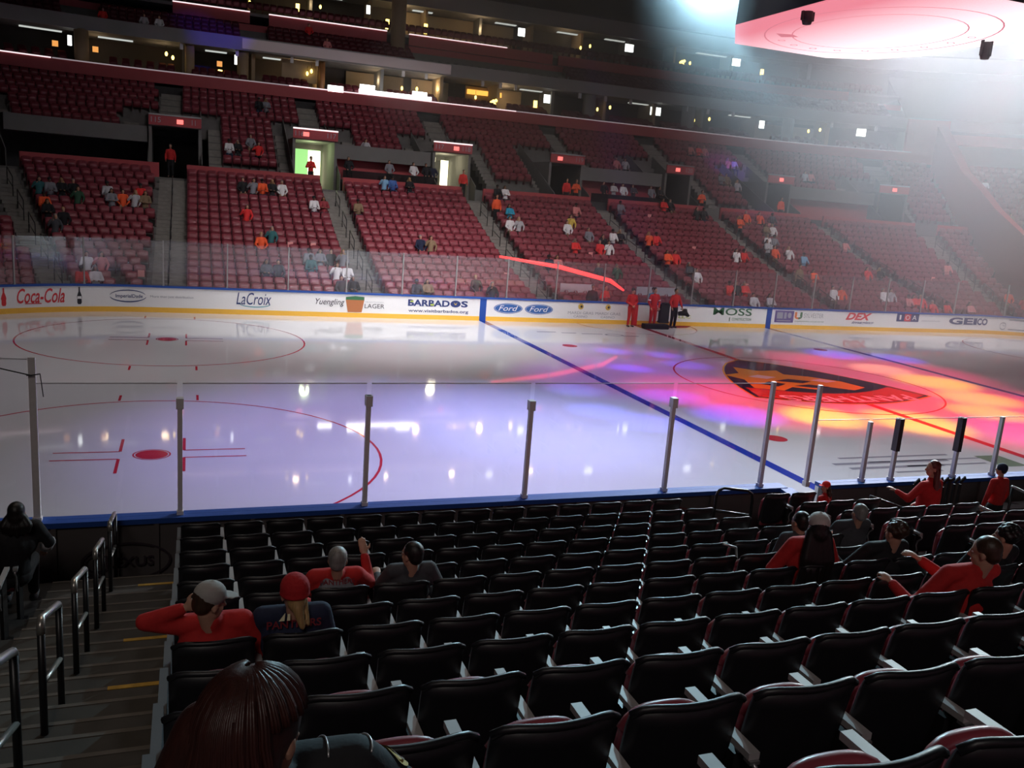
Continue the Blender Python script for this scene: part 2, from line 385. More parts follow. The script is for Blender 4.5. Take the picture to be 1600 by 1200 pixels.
# ---------------------------------------------------------------- far boards, adverts, glass
far = thing('dasher_boards', 'long white rink boards with adverts and yellow foot strip on the far side', 'rink boards', W(0, 8.53))
def fw(s, r, z): return W(s, r, z)-far.location
def fpbox(mb, *a):
    n = len(mb.v); pbox(mb, *a)
    for i in range(n, len(mb.v)): mb.v[i] = tuple(Vector(mb.v[i])-far.location)
S0, S1 = -52, 52
mb = MB(); fpbox(mb, S0, S1, 8.53, 8.66, .2, 1.0); mb.build('board_panel', board_w, far)
mb = MB(); fpbox(mb, S0, S1, 8.515, 8.68, 0, .2); mb.build('kick_strip', kick_y, far)['label'] = 'yellow strip along the foot of the boards'
mb = MB(); fpbox(mb, S0, S1, 8.48, 8.72, 1.0, 1.07); mb.build('cap_rail', blue_cap, far)['label'] = 'blue top rail'
for s in (-7.77, 7.77):
    mb = MB(); fpbox(mb, s-.15, s+.15, 8.505, 8.69, 0, 1.06); mb.build('line_band', blue_cap, far)['label'] = 'blue band where the blue line climbs the boards'
mb = MB(); fpbox(mb, -.15, .15, 8.505, 8.69, .0, 1.0); mb.build('line_band', A_red, far)['label'] = 'red band where the centre line climbs the boards'
def FW(d=.012): return lambda u, v: fw(u, 8.53-d, v)
def advert(label, items):
    mb = MB(); ms = []
    for m, fn in items:
        if m not in ms: ms.append(m)
        mb.cur = ms.index(m); fn(mb)
    o = mb.build('advert', ms, far); o['label'] = label
T = lambda txt, s0, s1, z0, z1, b=0.0, sh=0.0, d=.012: (lambda mb: put_text(mb, txt, (s0, s1, z0, z1), FW(d), b, sh))
def bottle(mb, s0, s1, z0, z1, d=.012):
    c = (s0+s1)/2; w_ = (s1-s0)/2; h = z1-z0
    prof = [(0, .55), (.1, .85), (.3, .8), (.42, .95), (.55, .75), (.75, .3), (.95, .28), (1, .28)]
    poly(mb, [(c+w_*b, z0+h*a) for a, b in prof]+[(c-w_*b, z0+h*a) for a, b in reversed(prof)], FW(d))
advert('red soft drink bottle print', [(A_red, lambda m: bottle(m, -37.03, -36.45, .3, .96))])
advert('red flowing Coca-Cola lettering', [(A_red, T('Coca-Cola', -35.4, -30.5, .36, .92, .012, .35)), (A_red, lambda m: rect(m, -34.6, -32.9, .33, .36, FW(), 6))])
advert('black soft drink bottle print', [(A_blk, lambda m: bottle(m, -29.26, -28.71, .29, .96)), (A_wht, lambda m: rect(m, -29.2, -28.77, .5, .6, FW(.016), 2))])
advert('ImperialDade lettering inside a dark swoosh', [(A_navy, T('ImperialDade', -25.2, -22.3, .52, .70, .01)), (A_navy, lambda m: disc(m, -23.87, .63, 1.96, .25, FW(), 40, .035, 20, 170)), (A_navy, lambda m: disc(m, -23.87, .63, 1.96, .25, FW(), 40, .045, 190, 350)), (A_gry, T('More than just distribution', -21.79, -20.17, .57, .68))])
advert('LaCroix handwritten style lettering with teal wave', [(A_navy, T('LaCroix', -18.5, -17.1, .42, .92, .0, .25)), (A_teal, lambda m: disc(m, -17.75, .45, .62, .14, FW(), 24, .035, 180, 350))])
advert('Yuengling lager lettering around a glass of beer', [(A_blk, T('Yuengling', -15.28, -14.05, .45, .78, 0, .3)), (A_amb, lambda m: poly(m, [(-13.9, .23), (-13.3, .23), (-13.2, .76), (-14.0, .76)], FW())), (A_grn, lambda m: poly(m, [(-14.0, .76), (-13.2, .76), (-13.2, .9), (-13.6, .93), (-14.0, .88)], FW())), (A_gry, T('TRADITIONAL', -13.18, -12.32, .67, .71)), (A_blk, T('LAGER', -13.18, -12.31, .42, .61, .0))])
advert('BARBADOS in heavy dark letters over a web address', [(A_navy, T('BARBAD', -11.26, -9.35, .58, .87, .035)), (A_navy, T('S', -8.82, -8.5, .58, .87, .035)), (A_navy, lambda m: disc(m, -9.08, .725, .24, .155, FW(), 24)), (A_gold, lambda m: poly(m, [(-9.17, .8), (-9.11, .68), (-9.05, .68), (-9.0, .8), (-9.08, .72)], FW(.016))), (A_lime, lambda m: (rect(m, -11.16, -11.02, .75, .82, FW(.016)), rect(m, -10.24, -10.08, .62, .70, FW(.016)))), (A_navy, T('www.visitbarbados.org', -11.23, -8.46, .27, .45, .012))])
for a, b in ((-7.30, -5.80), (-5.78, -4.27)):
    advert('blue oval badge reading Ford, '+('left' if a < -6 else 'right')+' of the pair', [(A_blue, lambda m, a=a, b=b: disc(m, (a+b)/2, .6, .70, .24, FW(), 36)), (A_wht, lambda m, a=a, b=b: disc(m, (a+b)/2, .6, .66, .215, FW(.016), 36, .015)), (A_wht, T('Ford', a+.28, b-.28, .49, .73, .0, .3, .018))])
for a, b, c in ((-3.54, -2.22, -2.9), (-2.11, -.78, -1.47)):
    advert('MARDI GRAS CASINO lettering under a gold ball, '+('left' if a < -3 else 'right')+' of the pair', [(A_gry, T('MARDI GRAS', a, b, .43, .56)), (A_gry, T('CASINO', a+.3, b-.3, .27, .38)), (A_gold, lambda m, c=c: disc(m, c, .8, .14, .14, FW(), 20)), (A_blk, lambda m, c=c: disc(m, c+.03, .8, .06, .06, FW(.016), 12))])
advert('black capitals with lime lettering behind the men on the ice', [(A_blk, T('F', 1.03, 1.40, .58, .84, .04)), (A_blk, T('T', 2.5, 2.88, .62, .86, .04)), (A_lime, T('LLC', 2.44, 3.13, .38, .54, .02))])
advert('MOSS CONSTRUCTION in dark green', [(A_grn, T('MOSS', 4.41, 6.70, .60, .97, .012)), (A_grn, T('CONSTRUCTION', 5.55, 6.70, .35, .48, .01)), (A_grn, lambda m: rect(m, 5.38, 5.43, .3, .5, FW()))])
advert('purple square badge with pale shapes', [(A_pur, lambda m: rect(m, 8.13, 9.30, .32, .93, FW())), (A_gry, lambda m: (rect(m, 8.25, 8.62, .52, .85, FW(.016)), rect(m, 8.7, 8.85, .52, .85, FW(.016)), disc(m, 9.04, .7, .12, .15, FW(.016), 12), rect(m, 8.25, 9.15, .39, .44, FW(.016))))])
advert('orange and green U with grey SYLVESTER lettering', [(A_org, lambda m: (rect(m, 9.36, 9.5, .65, .88, FW()),)), (A_org, lambda m: disc(m, 9.6, .65, .24, .14, FW(), 12, .1, 180, 270)), (A_grn, lambda m: (rect(m, 9.7, 9.84, .65, .88, FW()), disc(m, 9.6, .65, .24, .14, FW(), 12, .1, 270, 360))), (A_gry, T('SYLVESTER', 9.95, 11.2, .6, .84)), (A_grn, T('COMPREHENSIVE CANCER CENTER', 9.41, 11.27, .37, .43))])
advert('red slanted DEX over dark imaging lettering', [(A_red, T('DEX', 12.66, 14.40, .56, .95, .04, .35)), (A_navy, T('imaging', 13.10, 14.60, .32, .50, .02, .3))])
advert('dark block with letters I O A, the middle one on red', [(A_navy, lambda m: rect(m, 16.11, 17.67, .56, 1.0, FW())), (A_red, lambda m: rect(m, 16.65, 17.1, .58, .98, FW(.016))), (A_wht, T('I', 16.3, 16.42, .66, .92, .0, 0, .02)), (A_wht, T('O', 16.72, 17.03, .66, .92, .0, 0, .022)), (A_wht, T('A', 17.2, 17.5, .66, .92, 0, 0, .02)), (A_gry, T('INSURANCE', 17.9, 19.2, .6, .66))])
advert('navy GEICO capitals', [(A_navy, T('GEICO', 19.87, 24.2, .49, .88, .04))])
advert('grey round emblem beside small lettering at the corner', [(A_gry, lambda m: disc(m, 27.3, .5, .6, .22, FW(), 20, .05)), (A_gry, lambda m: disc(m, 27.5, .6, .3, .1, FW(.014), 20, .03)), (A_gry, lambda m: (rect(m, 28.3, 31.5, .84, .9, FW(), 6), rect(m, 28.3, 31.5, .3, .35, FW(), 6)))])

post_far = mat('stanchion_far', (.30, .29, .29), .5)
def stanchion(loc, rz, h, label, group, wd=.05, pad=None, z0=1.07):
    st = thing('stanchion', label, 'stanchion', loc, rz, group)
    mb = MB(); mb.box(-wd/2, wd/2, -.035, .035, 0, h); ps_ = mb.build('post', post_m, st)
    mb = MB(); mb.box(-wd/2-.012, wd/2+.012, -.05, .05, -.04 if z0 else 0, .05); mb.build('foot', post_m, st)
    if pad:
        mb = MB(); mb.box(-wd*.75, wd*.75, -.06, .06, pad[0], pad[1]); mb.build('sleeve', pad_m if pad[2] else post_m, ps_)
    return st
FS = [-33.5+2.44*i for i in range(30)]
# arcs: shorter spacing in s because s is measured at r=25
FS = [s for s in FS if abs(s) <= CX]; FS = [FS[0]-7.1*k for k in (3, 2, 1)]+FS+[FS[-1]+7.1*k for k in (1, 2, 3)]
pm_ = post_m; post_m = post_far
proto = stanchion(W(FS[0], 8.6, 1.07), rot(FS[0]), 1.8, 'grey metal post between glass panes on the far boards', 'posts of the far glass'); post_m = pm_
for s in FS[1:]:
    c = copy_tree(proto); c.location = W(s, 8.6, 1.07); c.rotation_euler.z = rot(s)
for i, (a, b) in enumerate(zip(FS, FS[1:])):
    mb = MB(); n0 = W((a+b)/2, 8.6, 1.07); pbox(mb, a+.03, b-.03, 8.594, 8.606, 1.07, 2.86)
    mb.v = [tuple(Vector(q)-n0) for q in mb.v]
    o = mb.build('glass_pane', glass_f, loc=n0)
    tag(o, 'clear glass pane standing on the far boards', 'glass pane', 'panes of the far glass')

# ---------------------------------------------------------------- far stand
def fr(k): return 9.58+.83*k
def fz(k): return 1.21+.2*k+.0055*k*k
def ur(j): return 26.18+.83*j
def uz(j): return 6.8+.43*j
BL = [('corner', -42.0, -30.9), ('A', -29.0, -21.85), ('B', -20.45, -13.3), ('C', -11.98, -4.83), ('D', -3.45, 3.7), ('E', 5.05, 12.2), ('F', 13.5, 20.65), ('G', 22.05, 30.0), ('H', 31.8, 34.1), ('K', 35.0, 46.0)]
SECT = {'corner': 'far block at the left picture edge', 'A': 'far block behind the ImperialDade advert', 'B': 'far block behind the LaCroix advert', 'C': 'far block behind the BARBADOS advert', 'D': 'far block behind the casino adverts', 'E': 'far block behind the MOSS advert', 'F': 'far block behind the DEX advert', 'G': 'far block behind the GEICO advert', 'H': 'far block left of the sloping wall', 'K': 'far block right of the sloping wall'}
nth = ['first', 'second', 'third', 'fourth', 'fifth', 'sixth', 'seventh', 'eighth', 'ninth', 'tenth', 'eleventh', 'twelfth', 'thirteenth', 'fourteenth', 'fifteenth', 'sixteenth', 'seventeenth', 'eighteenth', 'nineteenth', 'twentieth', 'twenty-first']
AIS = [(-30.9, -29.0), (-21.85, -20.45), (-13.3, -11.98), (-4.83, -3.45), (3.7, 5.05), (12.2, 13.5), (20.65, 22.05), (30.0, 31.8)]
mb = MB()
for k in range(17):
    zt = fz(k)-.87; pbox(mb, -46, 48, fr(k)-.75, fr(k)+.081, max(-.01, zt-.75), zt)
pbox(mb, -46, 48, 23.0, 27.0, 4.2, 5.25)
tag(mb.build('grandstand_lower_tier', concrete), kind='structure')
mb = MB()
for a, b in AIS:
    for k in range(0, 17):
        zt = fz(k)-.87; h = (fz(k+1)-fz(k))/2
        sh = 1.0 if abs(a) < CX and abs(b) < CX+.2 else 25/max(fr(k), 9.5)*.62
        m_, hw = (a+b)/2, (b-a)/2*(sh if sh < 1.4 else 1.4)
        mb.cur = 0
        pbox(mb, m_-hw+.02, m_+hw-.02, fr(k)-.34, fr(k)+.10, zt-.1, zt+h); pbox(mb, m_-hw+.02, m_+hw-.02, fr(k)-.76, fr(k)-.33, zt-.2, zt+.012)
tag(mb.build('aisle_steps', stair_c), kind='structure')
# upper tier
VOM = [(-31.8, -29.6, 0), (-22.43, -19.68, 0), (-14.67, -12.09, 1), (-6.25, -3.8, 2), (1.5, 3.9, 0), (10.0, 12.1, 0), (18.2, 20.4, 0), (27.7, 29.95, 0)]
UB = [(-28.6, -23.7, 3), (-18.5, -15.3, 0), (-10.3, -6.9, 3), (-1.5, 1.1, 1), (6.4, 9.4, 3), (15.0, 17.6, 0), (22.3, 27.0, 3), (31.3, 34.0, 0), (35.2, 46, 0), (-44, -33, 3)]
UA = [-30.7, -21.4, -12.9, -4.1, 4.9, 13.3, 21.6, 30.6]
UT = [(a+.65, b-.65) for a, b in zip(UA, UA[1:])]+[(-44, -31.4), (31.3, 34.0), (35.2, 46)]
mb = MB()
for j in range(6, 11): pbox(mb, -46, 34.3, ur(j)-.75, ur(j)+.081, uz(j)-1.7, uz(j)-.87)
for j in range(0, 14): pbox(mb, 34.9, 48, ur(j)-.75, ur(j)+.081, uz(j)-1.7, uz(j)-.87)
for a, b, j0 in UB[:8]+UB[9:]:
    for j in range(j0, 6): pbox(mb, a-.75 if a > -40 else a, b+.75 if b < 33 else 34.3, ur(j)-.75, ur(j)+.081, uz(j)-1.3, uz(j)-.87)
tag(mb.build('grandstand_upper_tier', concrete), kind='structure')
mb = MB()
for c in UA:
    for j in range(6, 11):
        pbox(mb, c-.6, c+.6, ur(j)-.77, ur(j)-.34, uz(j)-1.0, uz(j)-.85); pbox(mb, c-.6, c+.6, ur(j)-.35, ur(j)+.1, uz(j)-1.0, uz(j)-.65)
for a, b, j0 in UB[:8]:
    for j in range(j0, 6):
        for c0, c1 in ((a-.74, a-.05), (b+.05, b+.74)):
            pbox(mb, c0, c1, ur(j)-.77, ur(j)-.34, uz(j)-1.0, uz(j)-.85); pbox(mb, c0, c1, ur(j)-.35, ur(j)+.1, uz(j)-1.0, uz(j)-.65)
tag(mb.build('upper_aisle_steps', stair_c), kind='structure')
# red back rail behind the lower tier, walls under the upper tier, recesses
mb = MB()
for n_, a, b in BL[:9]: pbox(mb, a, b, 23.05, 23.2, 5.2, 6.02)
tag(mb.build('wall_red_rail', red_wall), kind='structure')
mb = MB()
for a, b in ((-29.4, -22.5), (-12.05, -6.3), (3.95, 9.95), (20.5, 27.6), (-44, -31.9)):
    pbox(mb, a, b, 25.2, 28.2, 7.1, 7.95)
for a, b in ((-19.6, -14.7), (-3.8, 1.5), (12.1, 18.2), (29.95, 34.2)):
    pbox(mb, a, b, 25.3, 28.0, 5.2, 5.93)
tag(mb.build('wall_grey_band', wall_grey), kind='structure')
mb = MB()
for a, b in ((-12.05, -6.3), (3.95, 9.95), (20.5, 27.6)): pbox(mb, a, b, 25.95, 26.05, 5.7, 7.1)
tag(mb.build('wall_red_recess', red_wall), kind='structure')
mb = MB(); pbox(mb, -44, 46, 32.0, 32.2, 5.2, 7.9); pbox(mb, -46, 48, 35.3, 36.2, -.3, 11.0)
pbox(mb, -29.4, -22.5, 27.6, 27.8, 5.2, 7.1)
tag(mb.build('wall_back', concrete_d), kind='structure')
# entrances
NUM = {1: ('115', '11'), 2: ('116', '117'), 3: ('117', '118'), 4: ('', '119'), 5: ('', '120'), 6: ('', ''), 7: ('', '')}
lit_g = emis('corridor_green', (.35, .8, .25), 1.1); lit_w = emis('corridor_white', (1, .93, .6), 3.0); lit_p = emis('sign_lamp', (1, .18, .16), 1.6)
strip_w = emis('strip_white', (1, .82, .85), 1.3)
ENT = ['at the left picture edge', 'darkest at the left', 'with green light inside', 'with white light, right of the brilliant panels', 'fourth from the sloping wall', 'third from the sloping wall', 'right of the violet-lit seats', 'nearest the sloping wall']
for i, (a, b, lit) in enumerate(VOM):
    mb = MB()
    pbox(mb, a, a+.16, 24.9, 31.5, 5.2, 8.0); pbox(mb, b-.16, b, 24.9, 31.5, 5.2, 8.0); pbox(mb, a, b, 24.9, 31.5, 8.0, 8.07)
    pbox(mb, a-.05, a, 23.6, 30.9, 5.2, 6.1, 5.2, 9.4); pbox(mb, b, b+.05, 23.6, 30.9, 5.2, 6.1, 5.2, 9.4)
    pbox(mb, a, b, 31.4, 31.5, 5.2, 8.0)
    tag(mb.build('door_%d' % (i+1), [wall_grey]), kind='structure')
    o = thing('entrance_sign', 'red header panel over the stand entrance '+ENT[i], 'sign', W((a+b)/2, 24.8, 8.05), rot((a+b)/2))
    hw = (b-a)/2*(1 if abs(a) < CX else 24.8/25)
    mb = MB(); mb.box(-hw, hw, -.06, .06, 0, .52); pn_ = mb.build('panel', red_wall, o)
    mb = MB(); mb.box(-hw, hw, -.10, .08, .525, .60); mb.build('top_strip', strip_w if i in (2, 3) else steel, o)['label'] = 'pale strip along the top edge'
    mb = MB(); cxx = {1: .25, 2: -.55, 3: .2, 4: -.55, 5: -.2}.get(i, 0); mb.box(cxx-.17, cxx+.17, -.075, -.06, .14, .38); mb.build('exit_lamp', lit_p, pn_)['label'] = 'small glowing red exit lamp'
    n1, n2 = NUM.get(i, ('', ''))
    mb = MB(); g = lambda u, v: Vector((u, -.07, v))
    if n1: put_text(mb, n1, (-hw+.12, -hw+.62, .14, .42), g)
    if n2: put_text(mb, n2, (hw-.62 if len(n2) == 3 else hw-.5, hw-.12 if len(n2) == 3 else hw-.3, .14, .42), g)
    if mb.v: mb.build('numbers', A_gry, pn_)
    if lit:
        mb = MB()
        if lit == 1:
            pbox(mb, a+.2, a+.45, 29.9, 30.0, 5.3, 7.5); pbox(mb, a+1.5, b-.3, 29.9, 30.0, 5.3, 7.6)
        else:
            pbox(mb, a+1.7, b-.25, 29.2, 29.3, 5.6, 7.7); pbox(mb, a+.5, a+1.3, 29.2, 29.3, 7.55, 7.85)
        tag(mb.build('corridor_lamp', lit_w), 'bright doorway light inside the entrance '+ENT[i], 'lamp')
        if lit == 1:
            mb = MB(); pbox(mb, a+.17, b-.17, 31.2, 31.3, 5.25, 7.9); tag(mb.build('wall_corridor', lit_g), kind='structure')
        light('corridor_light', 'POINT', W((a+b)/2, 27, 7.5), (0, 0, 0), 60, (.8, 1, .5) if lit == 1 else (1, .9, .6), .3)

# centre handrails of the far aisles
AN = ['left of the ImperialDade block', 'left of the LaCroix block', 'left of the BARBADOS block', 'right of the BARBADOS block', 'left of the MOSS block', 'right of the MOSS block', 'left of the GEICO block', 'right of the GEICO block']
hr0 = None
for i, (a, b) in enumerate(AIS):
    for k in range(1, 16, 3):
        s = (a+b)/2
        if hr0 is None:
            mb = MB(); mb.tube([(0, -.6, -.1), (0, -.6, .85), (0, -.55, .93), (0, .75, 1.35), (0, .8, 1.28), (0, .8, .3)], .022, 6); mb.tube([(0, -.6, .45), (0, .8, .85)], .018, 6)
            hr0 = mb.build('handrail', rail_m); o = hr0
        else: o = hr0.copy(); COL.objects.link(o)
        o.location = W(s, fr(k), fz(k)-.87); o.rotation_euler.z = rot(s)
        tag(o, 'thin dark handrail in the middle of the far stairs, '+AN[i], 'handrail', 'handrails of the far stairs')
# far seats
mb = MB()
def backf(u, v):
    x = (u-.5)*.44; return Vector((x, .05-.06*v*0-.045*(1-(x/.22)**2)*0+.03-.05*(abs(x)/.22)**2, .42+.45*v-.03*(abs(x)/.22)**4*v))
mb.smooth = True
mb.grid(lambda u, v: Vector(((u-.5)*.45, -.05*(abs(u-.5)*2)**2-.10*(1-v)+.0, .42+.45*v-.04*(abs(u-.5)*2)**6*(v > .9))), 4, 2, (0, .045, 0))
mb.grid(lambda u, v: Vector(((u-.5)*.43, -.16-.10*v-.04*math.sin(v*3.14), .36+.38*v-.03*(abs(u-.5)*2)**4*(v > .9))), 4, 3, (0, .05, 0))
mb.smooth = False; mb.cur = 1
mb.box(-.26, -.235, -.3, .02, .15, .62); mb.box(.235, .26, -.3, .02, .15, .62)
seat_far = mb
def seats_row(a, b, r, gap=.51):
    out = []; s = a+.27*(1 if abs(a) < CX else 25/r); 
    while True:
        st = gap if abs(s) < CX else gap*25/r
        if s+.24*st/gap > b+.02: break
        out.append(s); s += st
    return out
FAR = []
for n_, a, b in BL:
    for k in range(17):
        if n_ == 'K' and k > 15: continue
        aa, bb = a, b
        if n_ == 'corner': bb = b-.5+min(.4, .1*k)
        if n_ == 'A' and k < 3: 
            sr_ = [s for s in seats_row(aa, bb, fr(k)) if not -25.4 < s < -23.9]
        else: sr_ = seats_row(aa, bb, fr(k))
        for i, s in enumerate(sr_): FAR.append((n_, k, i, s, W(s, fr(k), fz(k)-.87), rot(s)))
UP = []
for j in range(0, 14):
    if j >= 7:
        for a, b in UT:
            if j > 10 and a < 35: continue
            for s in seats_row(a, b, ur(j)): UP.append((W(s, ur(j), uz(j)-.87), rot(s)))
    else:
        for a, b, j0 in UB:
            if j >= j0:
                for s in seats_row(a, b, ur(j)): UP.append((W(s, ur(j), uz(j)-.87), rot(s)))
# ---------------------------------------------------------------- spectators in the far stand: (tier, row, place along the stand, clothes)
SP = [('k',12,-29.38,'teal'),('k',12,-28.53,'grey'),('k',12,-27.9,'black'),('k',12,-27.09,'black'),('k',11,-26.54,'green'),('k',10,-28.83,'orange'),('k',9,-28.27,'black'),('k',8,-27.62,'black'),('k',7,-28.81,'dgrey'),('k',12,-24.45,'lgrey'),('k',11,-24.21,'grey'),('k',11,-23.68,'orange'),('k',11,-23.02,'lgrey'),('k',12,-22.23,'red'),('k',11,-22.19,'tan'),('k',2,-27.78,'white'),('k',2,-26.62,'pink'),('k',0,-27.9,'red'),('k',0,-26.42,'white'),('k',14,-17.67,'black'),('k',14,-17.15,'grey'),('k',14,-16.79,'orange'),('k',14,-16.3,'black'),('k',14,-15.47,'white'),('k',10,-17.62,'red'),('k',12,-14.16,'white'),('k',12,-13.56,'dred'),('k',6,-17.18,'orange'),('k',7,-16.64,'teal'),('k',3,-15.09,'teal'),('k',4,-14.63,'grey'),('k',4,-14.4,'black'),('k',4,-13.99,'grey'),('k',4,-13.57,'grey'),('k',2,-17.16,'dgrey'),('k',2,-16.62,'black'),('k',2,-14.17,'white'),('k',2,-13.77,'white'),('k',0,-13.69,'black'),('k',0,-14.14,'dgrey'),('k',16,-9.73,'lblue'),('k',16,-9.31,'blue'),('k',16,-8.16,'black'),('k',7,-8.95,'navy'),('k',7,-8.51,'tan'),('k',0,-10.78,'dgrey'),('k',0,-10.34,'tan'),('k',1,-7.72,'black'),('k',0,-7.35,'black'),('k',12,-11.76,'tan'),('k',13,-2.83,'cyan'),('k',11,-3.52,'white'),('k',11,-2.46,'lgrey'),('k',16,-2.5,'black'),('k',16,-2.01,'white'),('k',11,0.19,'white'),('k',12,0.79,'yellow'),('k',14,2.08,'pink'),('k',8,-0.12,'red'),('k',10,1.41,'grey'),('k',9,1.74,'black'),('k',10,2.83,'white'),('k',10,3.2,'black'),('k',8,1.55,'red'),('k',8,2.02,'white'),('k',5,-2.67,'navy'),('k',5,-2.42,'pink'),('k',4,-0.13,'dgrey'),('k',4,0.86,'green'),('k',15,5.32,'grey'),('k',16,8.72,'red'),('k',16,9.26,'black'),('k',10,4.88,'orange'),('k',10,4.84,'red'),('k',7,4.73,'orange'),('k',7,5.69,'red'),('k',15,10.95,'black'),('k',15,11.32,'black'),('k',5,5.88,'dgrey'),('k',4,6.08,'white'),('k',8,10.58,'white'),('k',8,11.11,'red'),('k',14,13.39,'orange'),('k',15,14.73,'orange'),('k',15,15.56,'orange'),('k',15,16.69,'dgrey'),('k',13,15.17,'tan'),('k',13,15.79,'white'),('k',11,14.27,'white'),('k',11,14.85,'grey'),('k',10,13.18,'lgrey'),('k',9,13.13,'orange'),('k',9,14.8,'white'),('k',8,15.15,'lblue'),('k',5,14.07,'orange'),('k',2,13.54,'white'),('k',2,14.19,'orange'),('k',2,6.99,'red'),('k',2,8.12,'red'),('k',2,7.76,'black'),('k',6,19.01,'red'),('k',11,21.16,'pink'),('k',6,20.12,'black'),('k',2,17.52,'white'),('k',2,18.09,'lgrey'),('k',1,18.35,'pink'),('k',1,19.1,'red'),('k',1,19.52,'red'),('k',-1,19.28,'red'),('k',0,20.26,'red'),('k',0,22.65,'pink'),('k',3,32.03,'orange'),('k',2,33.12,'red'),('k',8,28.74,'pink'),('k',0,8.38,'white'),('k',0,7.59,'white'),('j',3,-9.79,'lgrey'),('j',1,-18.11,'white'),('j',1,-17.64,'black'),('j',2,-16.85,'grey'),('j',1,-16.49,'red'),('j',8,-16.06,'black'),('j',8,-15.61,'grey'),('j',4,8.43,'pink'),('j',4,9.09,'lgrey'),('j',8,16.28,'pink'),('j',8,17.03,'red'),('j',8,17.58,'pink'),('j',6,18.74,'pink'),('j',6,19.27,'lgrey'),('j',3,16.71,'grey'),('j',3,17.2,'tan'),('j',2,17.6,'lgrey'),('j',6,36.81,'white'),('j',0,37.13,'red'),('j',0,37.74,'tan'),('j',5,24.69,'lgrey'),('j',5,25.11,'pink')]
occupied = set()
snap = []
for kd, k, s, c in SP:
    k = max(0, k)
    if kd == 'k':
        best = min((q for q in FAR if q[1] == k and (q[0], k, q[2]) not in occupied), key=lambda q: abs(q[3]-s))
        occupied.add((best[0], k, best[2])); snap.append((best, c))
    else: snap.append((('U', k, 0, s, W(s, ur(k), uz(k)-.87), rot(s)), c))
order = sorted((q for q in FAR), key=lambda q: (q[4]-CAM).length)
indiv = [q for q in order][:300]; ids = {(q[0], q[1], q[2]) for q in indiv}
sp = None
for q in indiv:
    if sp is None: sp = seat_far.build('stadium_seat', [maroon, maroon_d]); o = sp
    else: o = sp.copy(); COL.objects.link(o)
    o.location = q[4]; o.rotation_euler = (0, 0, q[5])
    tag(o, 'maroon folding seat, %s row of the %s' % (nth[q[1]], SECT[q[0]]), 'seat', 'maroon seats of the far stand')
def bulk(name, places, src, mats, label):
    import numpy as np
    sv = np.array(src.v); nv = len(sv); V = []; F = []; MI = []; SM = []
    for i, (loc, a) in enumerate(places):
        c, s_ = math.cos(a), math.sin(a); q = sv.copy(); q[:, 0] = sv[:, 0]*c-sv[:, 1]*s_+loc[0]; q[:, 1] = sv[:, 0]*s_+sv[:, 1]*c+loc[1]; q[:, 2] += loc[2]
        V.append(q); F += [tuple(x+i*nv for x in ff) for ff in src.f]; MI += src.m; SM += src.sm
    me = bpy.data.meshes.new(name); me.from_pydata(np.concatenate(V).tolist(), [], F)
    for m in mats: me.materials.append(m)
    me.polygons.foreach_set('material_index', MI); me.polygons.foreach_set('use_smooth', SM); me.update()
    o = bpy.data.objects.new(name, me); COL.objects.link(o); return tag(o, label, 'seats', kind='stuff')
bulk('stadium_seats', [(q[4], q[5]) for q in FAR if (q[0], q[1], q[2]) not in ids]+UP, seat_far, [maroon, maroon_d], 'rows upon rows of maroon folding seats filling the rest of the far stand')
# paper notices on seats
for i, (n_, k, s) in enumerate([('B', 7, -15.7), ('B', 7, -14.6), ('C', 4, -5.3), ('C', 2, -6.6), ('C', 0, -5.7), ('A', 2, -22.6), ('D', 8, .8), ('E', 10, 8.4), ('E', 15, 7.4), ('E', 4, 9.0), ('E', 10, 12.0), ('F', 15, 16.6), ('G', 7, 26.4)]):
    p_ = W(s, fr(k)-.32, fz(k)-.87+.52)
    mb = MB(); mb.box(-.13, .13, -.006, .006, -.14, .14)
    o = mb.build('paper_notice', mat('notice_pink', (.9, .38, .36), .6), loc=p_, rz=rot(s))
    tag(o, 'pink paper square, %s row of the %s%s' % (nth[k], SECT[n_], ', the left one' if i == 0 else ', the right one' if i == 1 else ''), 'notice', 'pink notices on seats')

# ---------------------------------------------------------------- suites, ribbon, club seats
FL = (-36, 33.0)
mb = MB(); pbox(mb, FL[0], FL[1], 34.9, 35.1, 11.15, 11.88); pbox(mb, FL[0], FL[1], 39.5, 39.7, 14.0, 16.2)
for a, b in ((-21.4, -16.3), (-15.0, -6.5), (-4.8, 6.9), (7.4, 30.0)): pbox(mb, a, b, 39.45, 39.6, 16.25, 17.0)
pbox(mb, 33.0, 48, 34.8, 35.0, 12.7, 13.55)
tag(mb.build('wall_red_fascia', red_wall), kind='structure')
led1 = emis('edge_white', (1, .80, .84), 1.2); led2 = emis('edge_dim', (.75, .62, .68), .35)
for i, (a, b, m, r, z) in enumerate(((-36, -26.55, led1, 34.86, 11.88), (-26.5, -14, led2, 34.86, 11.88), (-13.95, 2.5, led1, 34.86, 11.88), (2.55, 33, led2, 34.86, 11.88), (-21.4, -16.3, led1, 39.4, 17.0), (-15, -6.5, led1, 39.4, 17.0), (-4.8, 3.0, led1, 39.4, 17.0))):
    mb = MB(); pbox(mb, a, b, r, r+.2, z, z+.07)
    tag(mb.build('light_strip', m), ['bright white edge strip on the lower red fascia at the left end', 'dim grey edge strip on the lower red fascia, left half', 'bright edge strip on the lower red fascia beneath the brilliant panels', 'dim edge strip on the lower red fascia, right half', 'white edge strip on the short upper red wall at the left', 'white edge strip on the upper red wall left of the thick column', 'white edge strip on the upper red wall right of the thick column'][i], 'light strip')
mb = MB(); pbox(mb, FL[0], 46, 35.55, 35.8, 13.9, 14.75); pbox(mb, FL[0], 48, 41.5, 41.8, 19.5, 20.7)
tag(mb.build('wall_ribbon_fascia', ribbon_m), kind='structure')
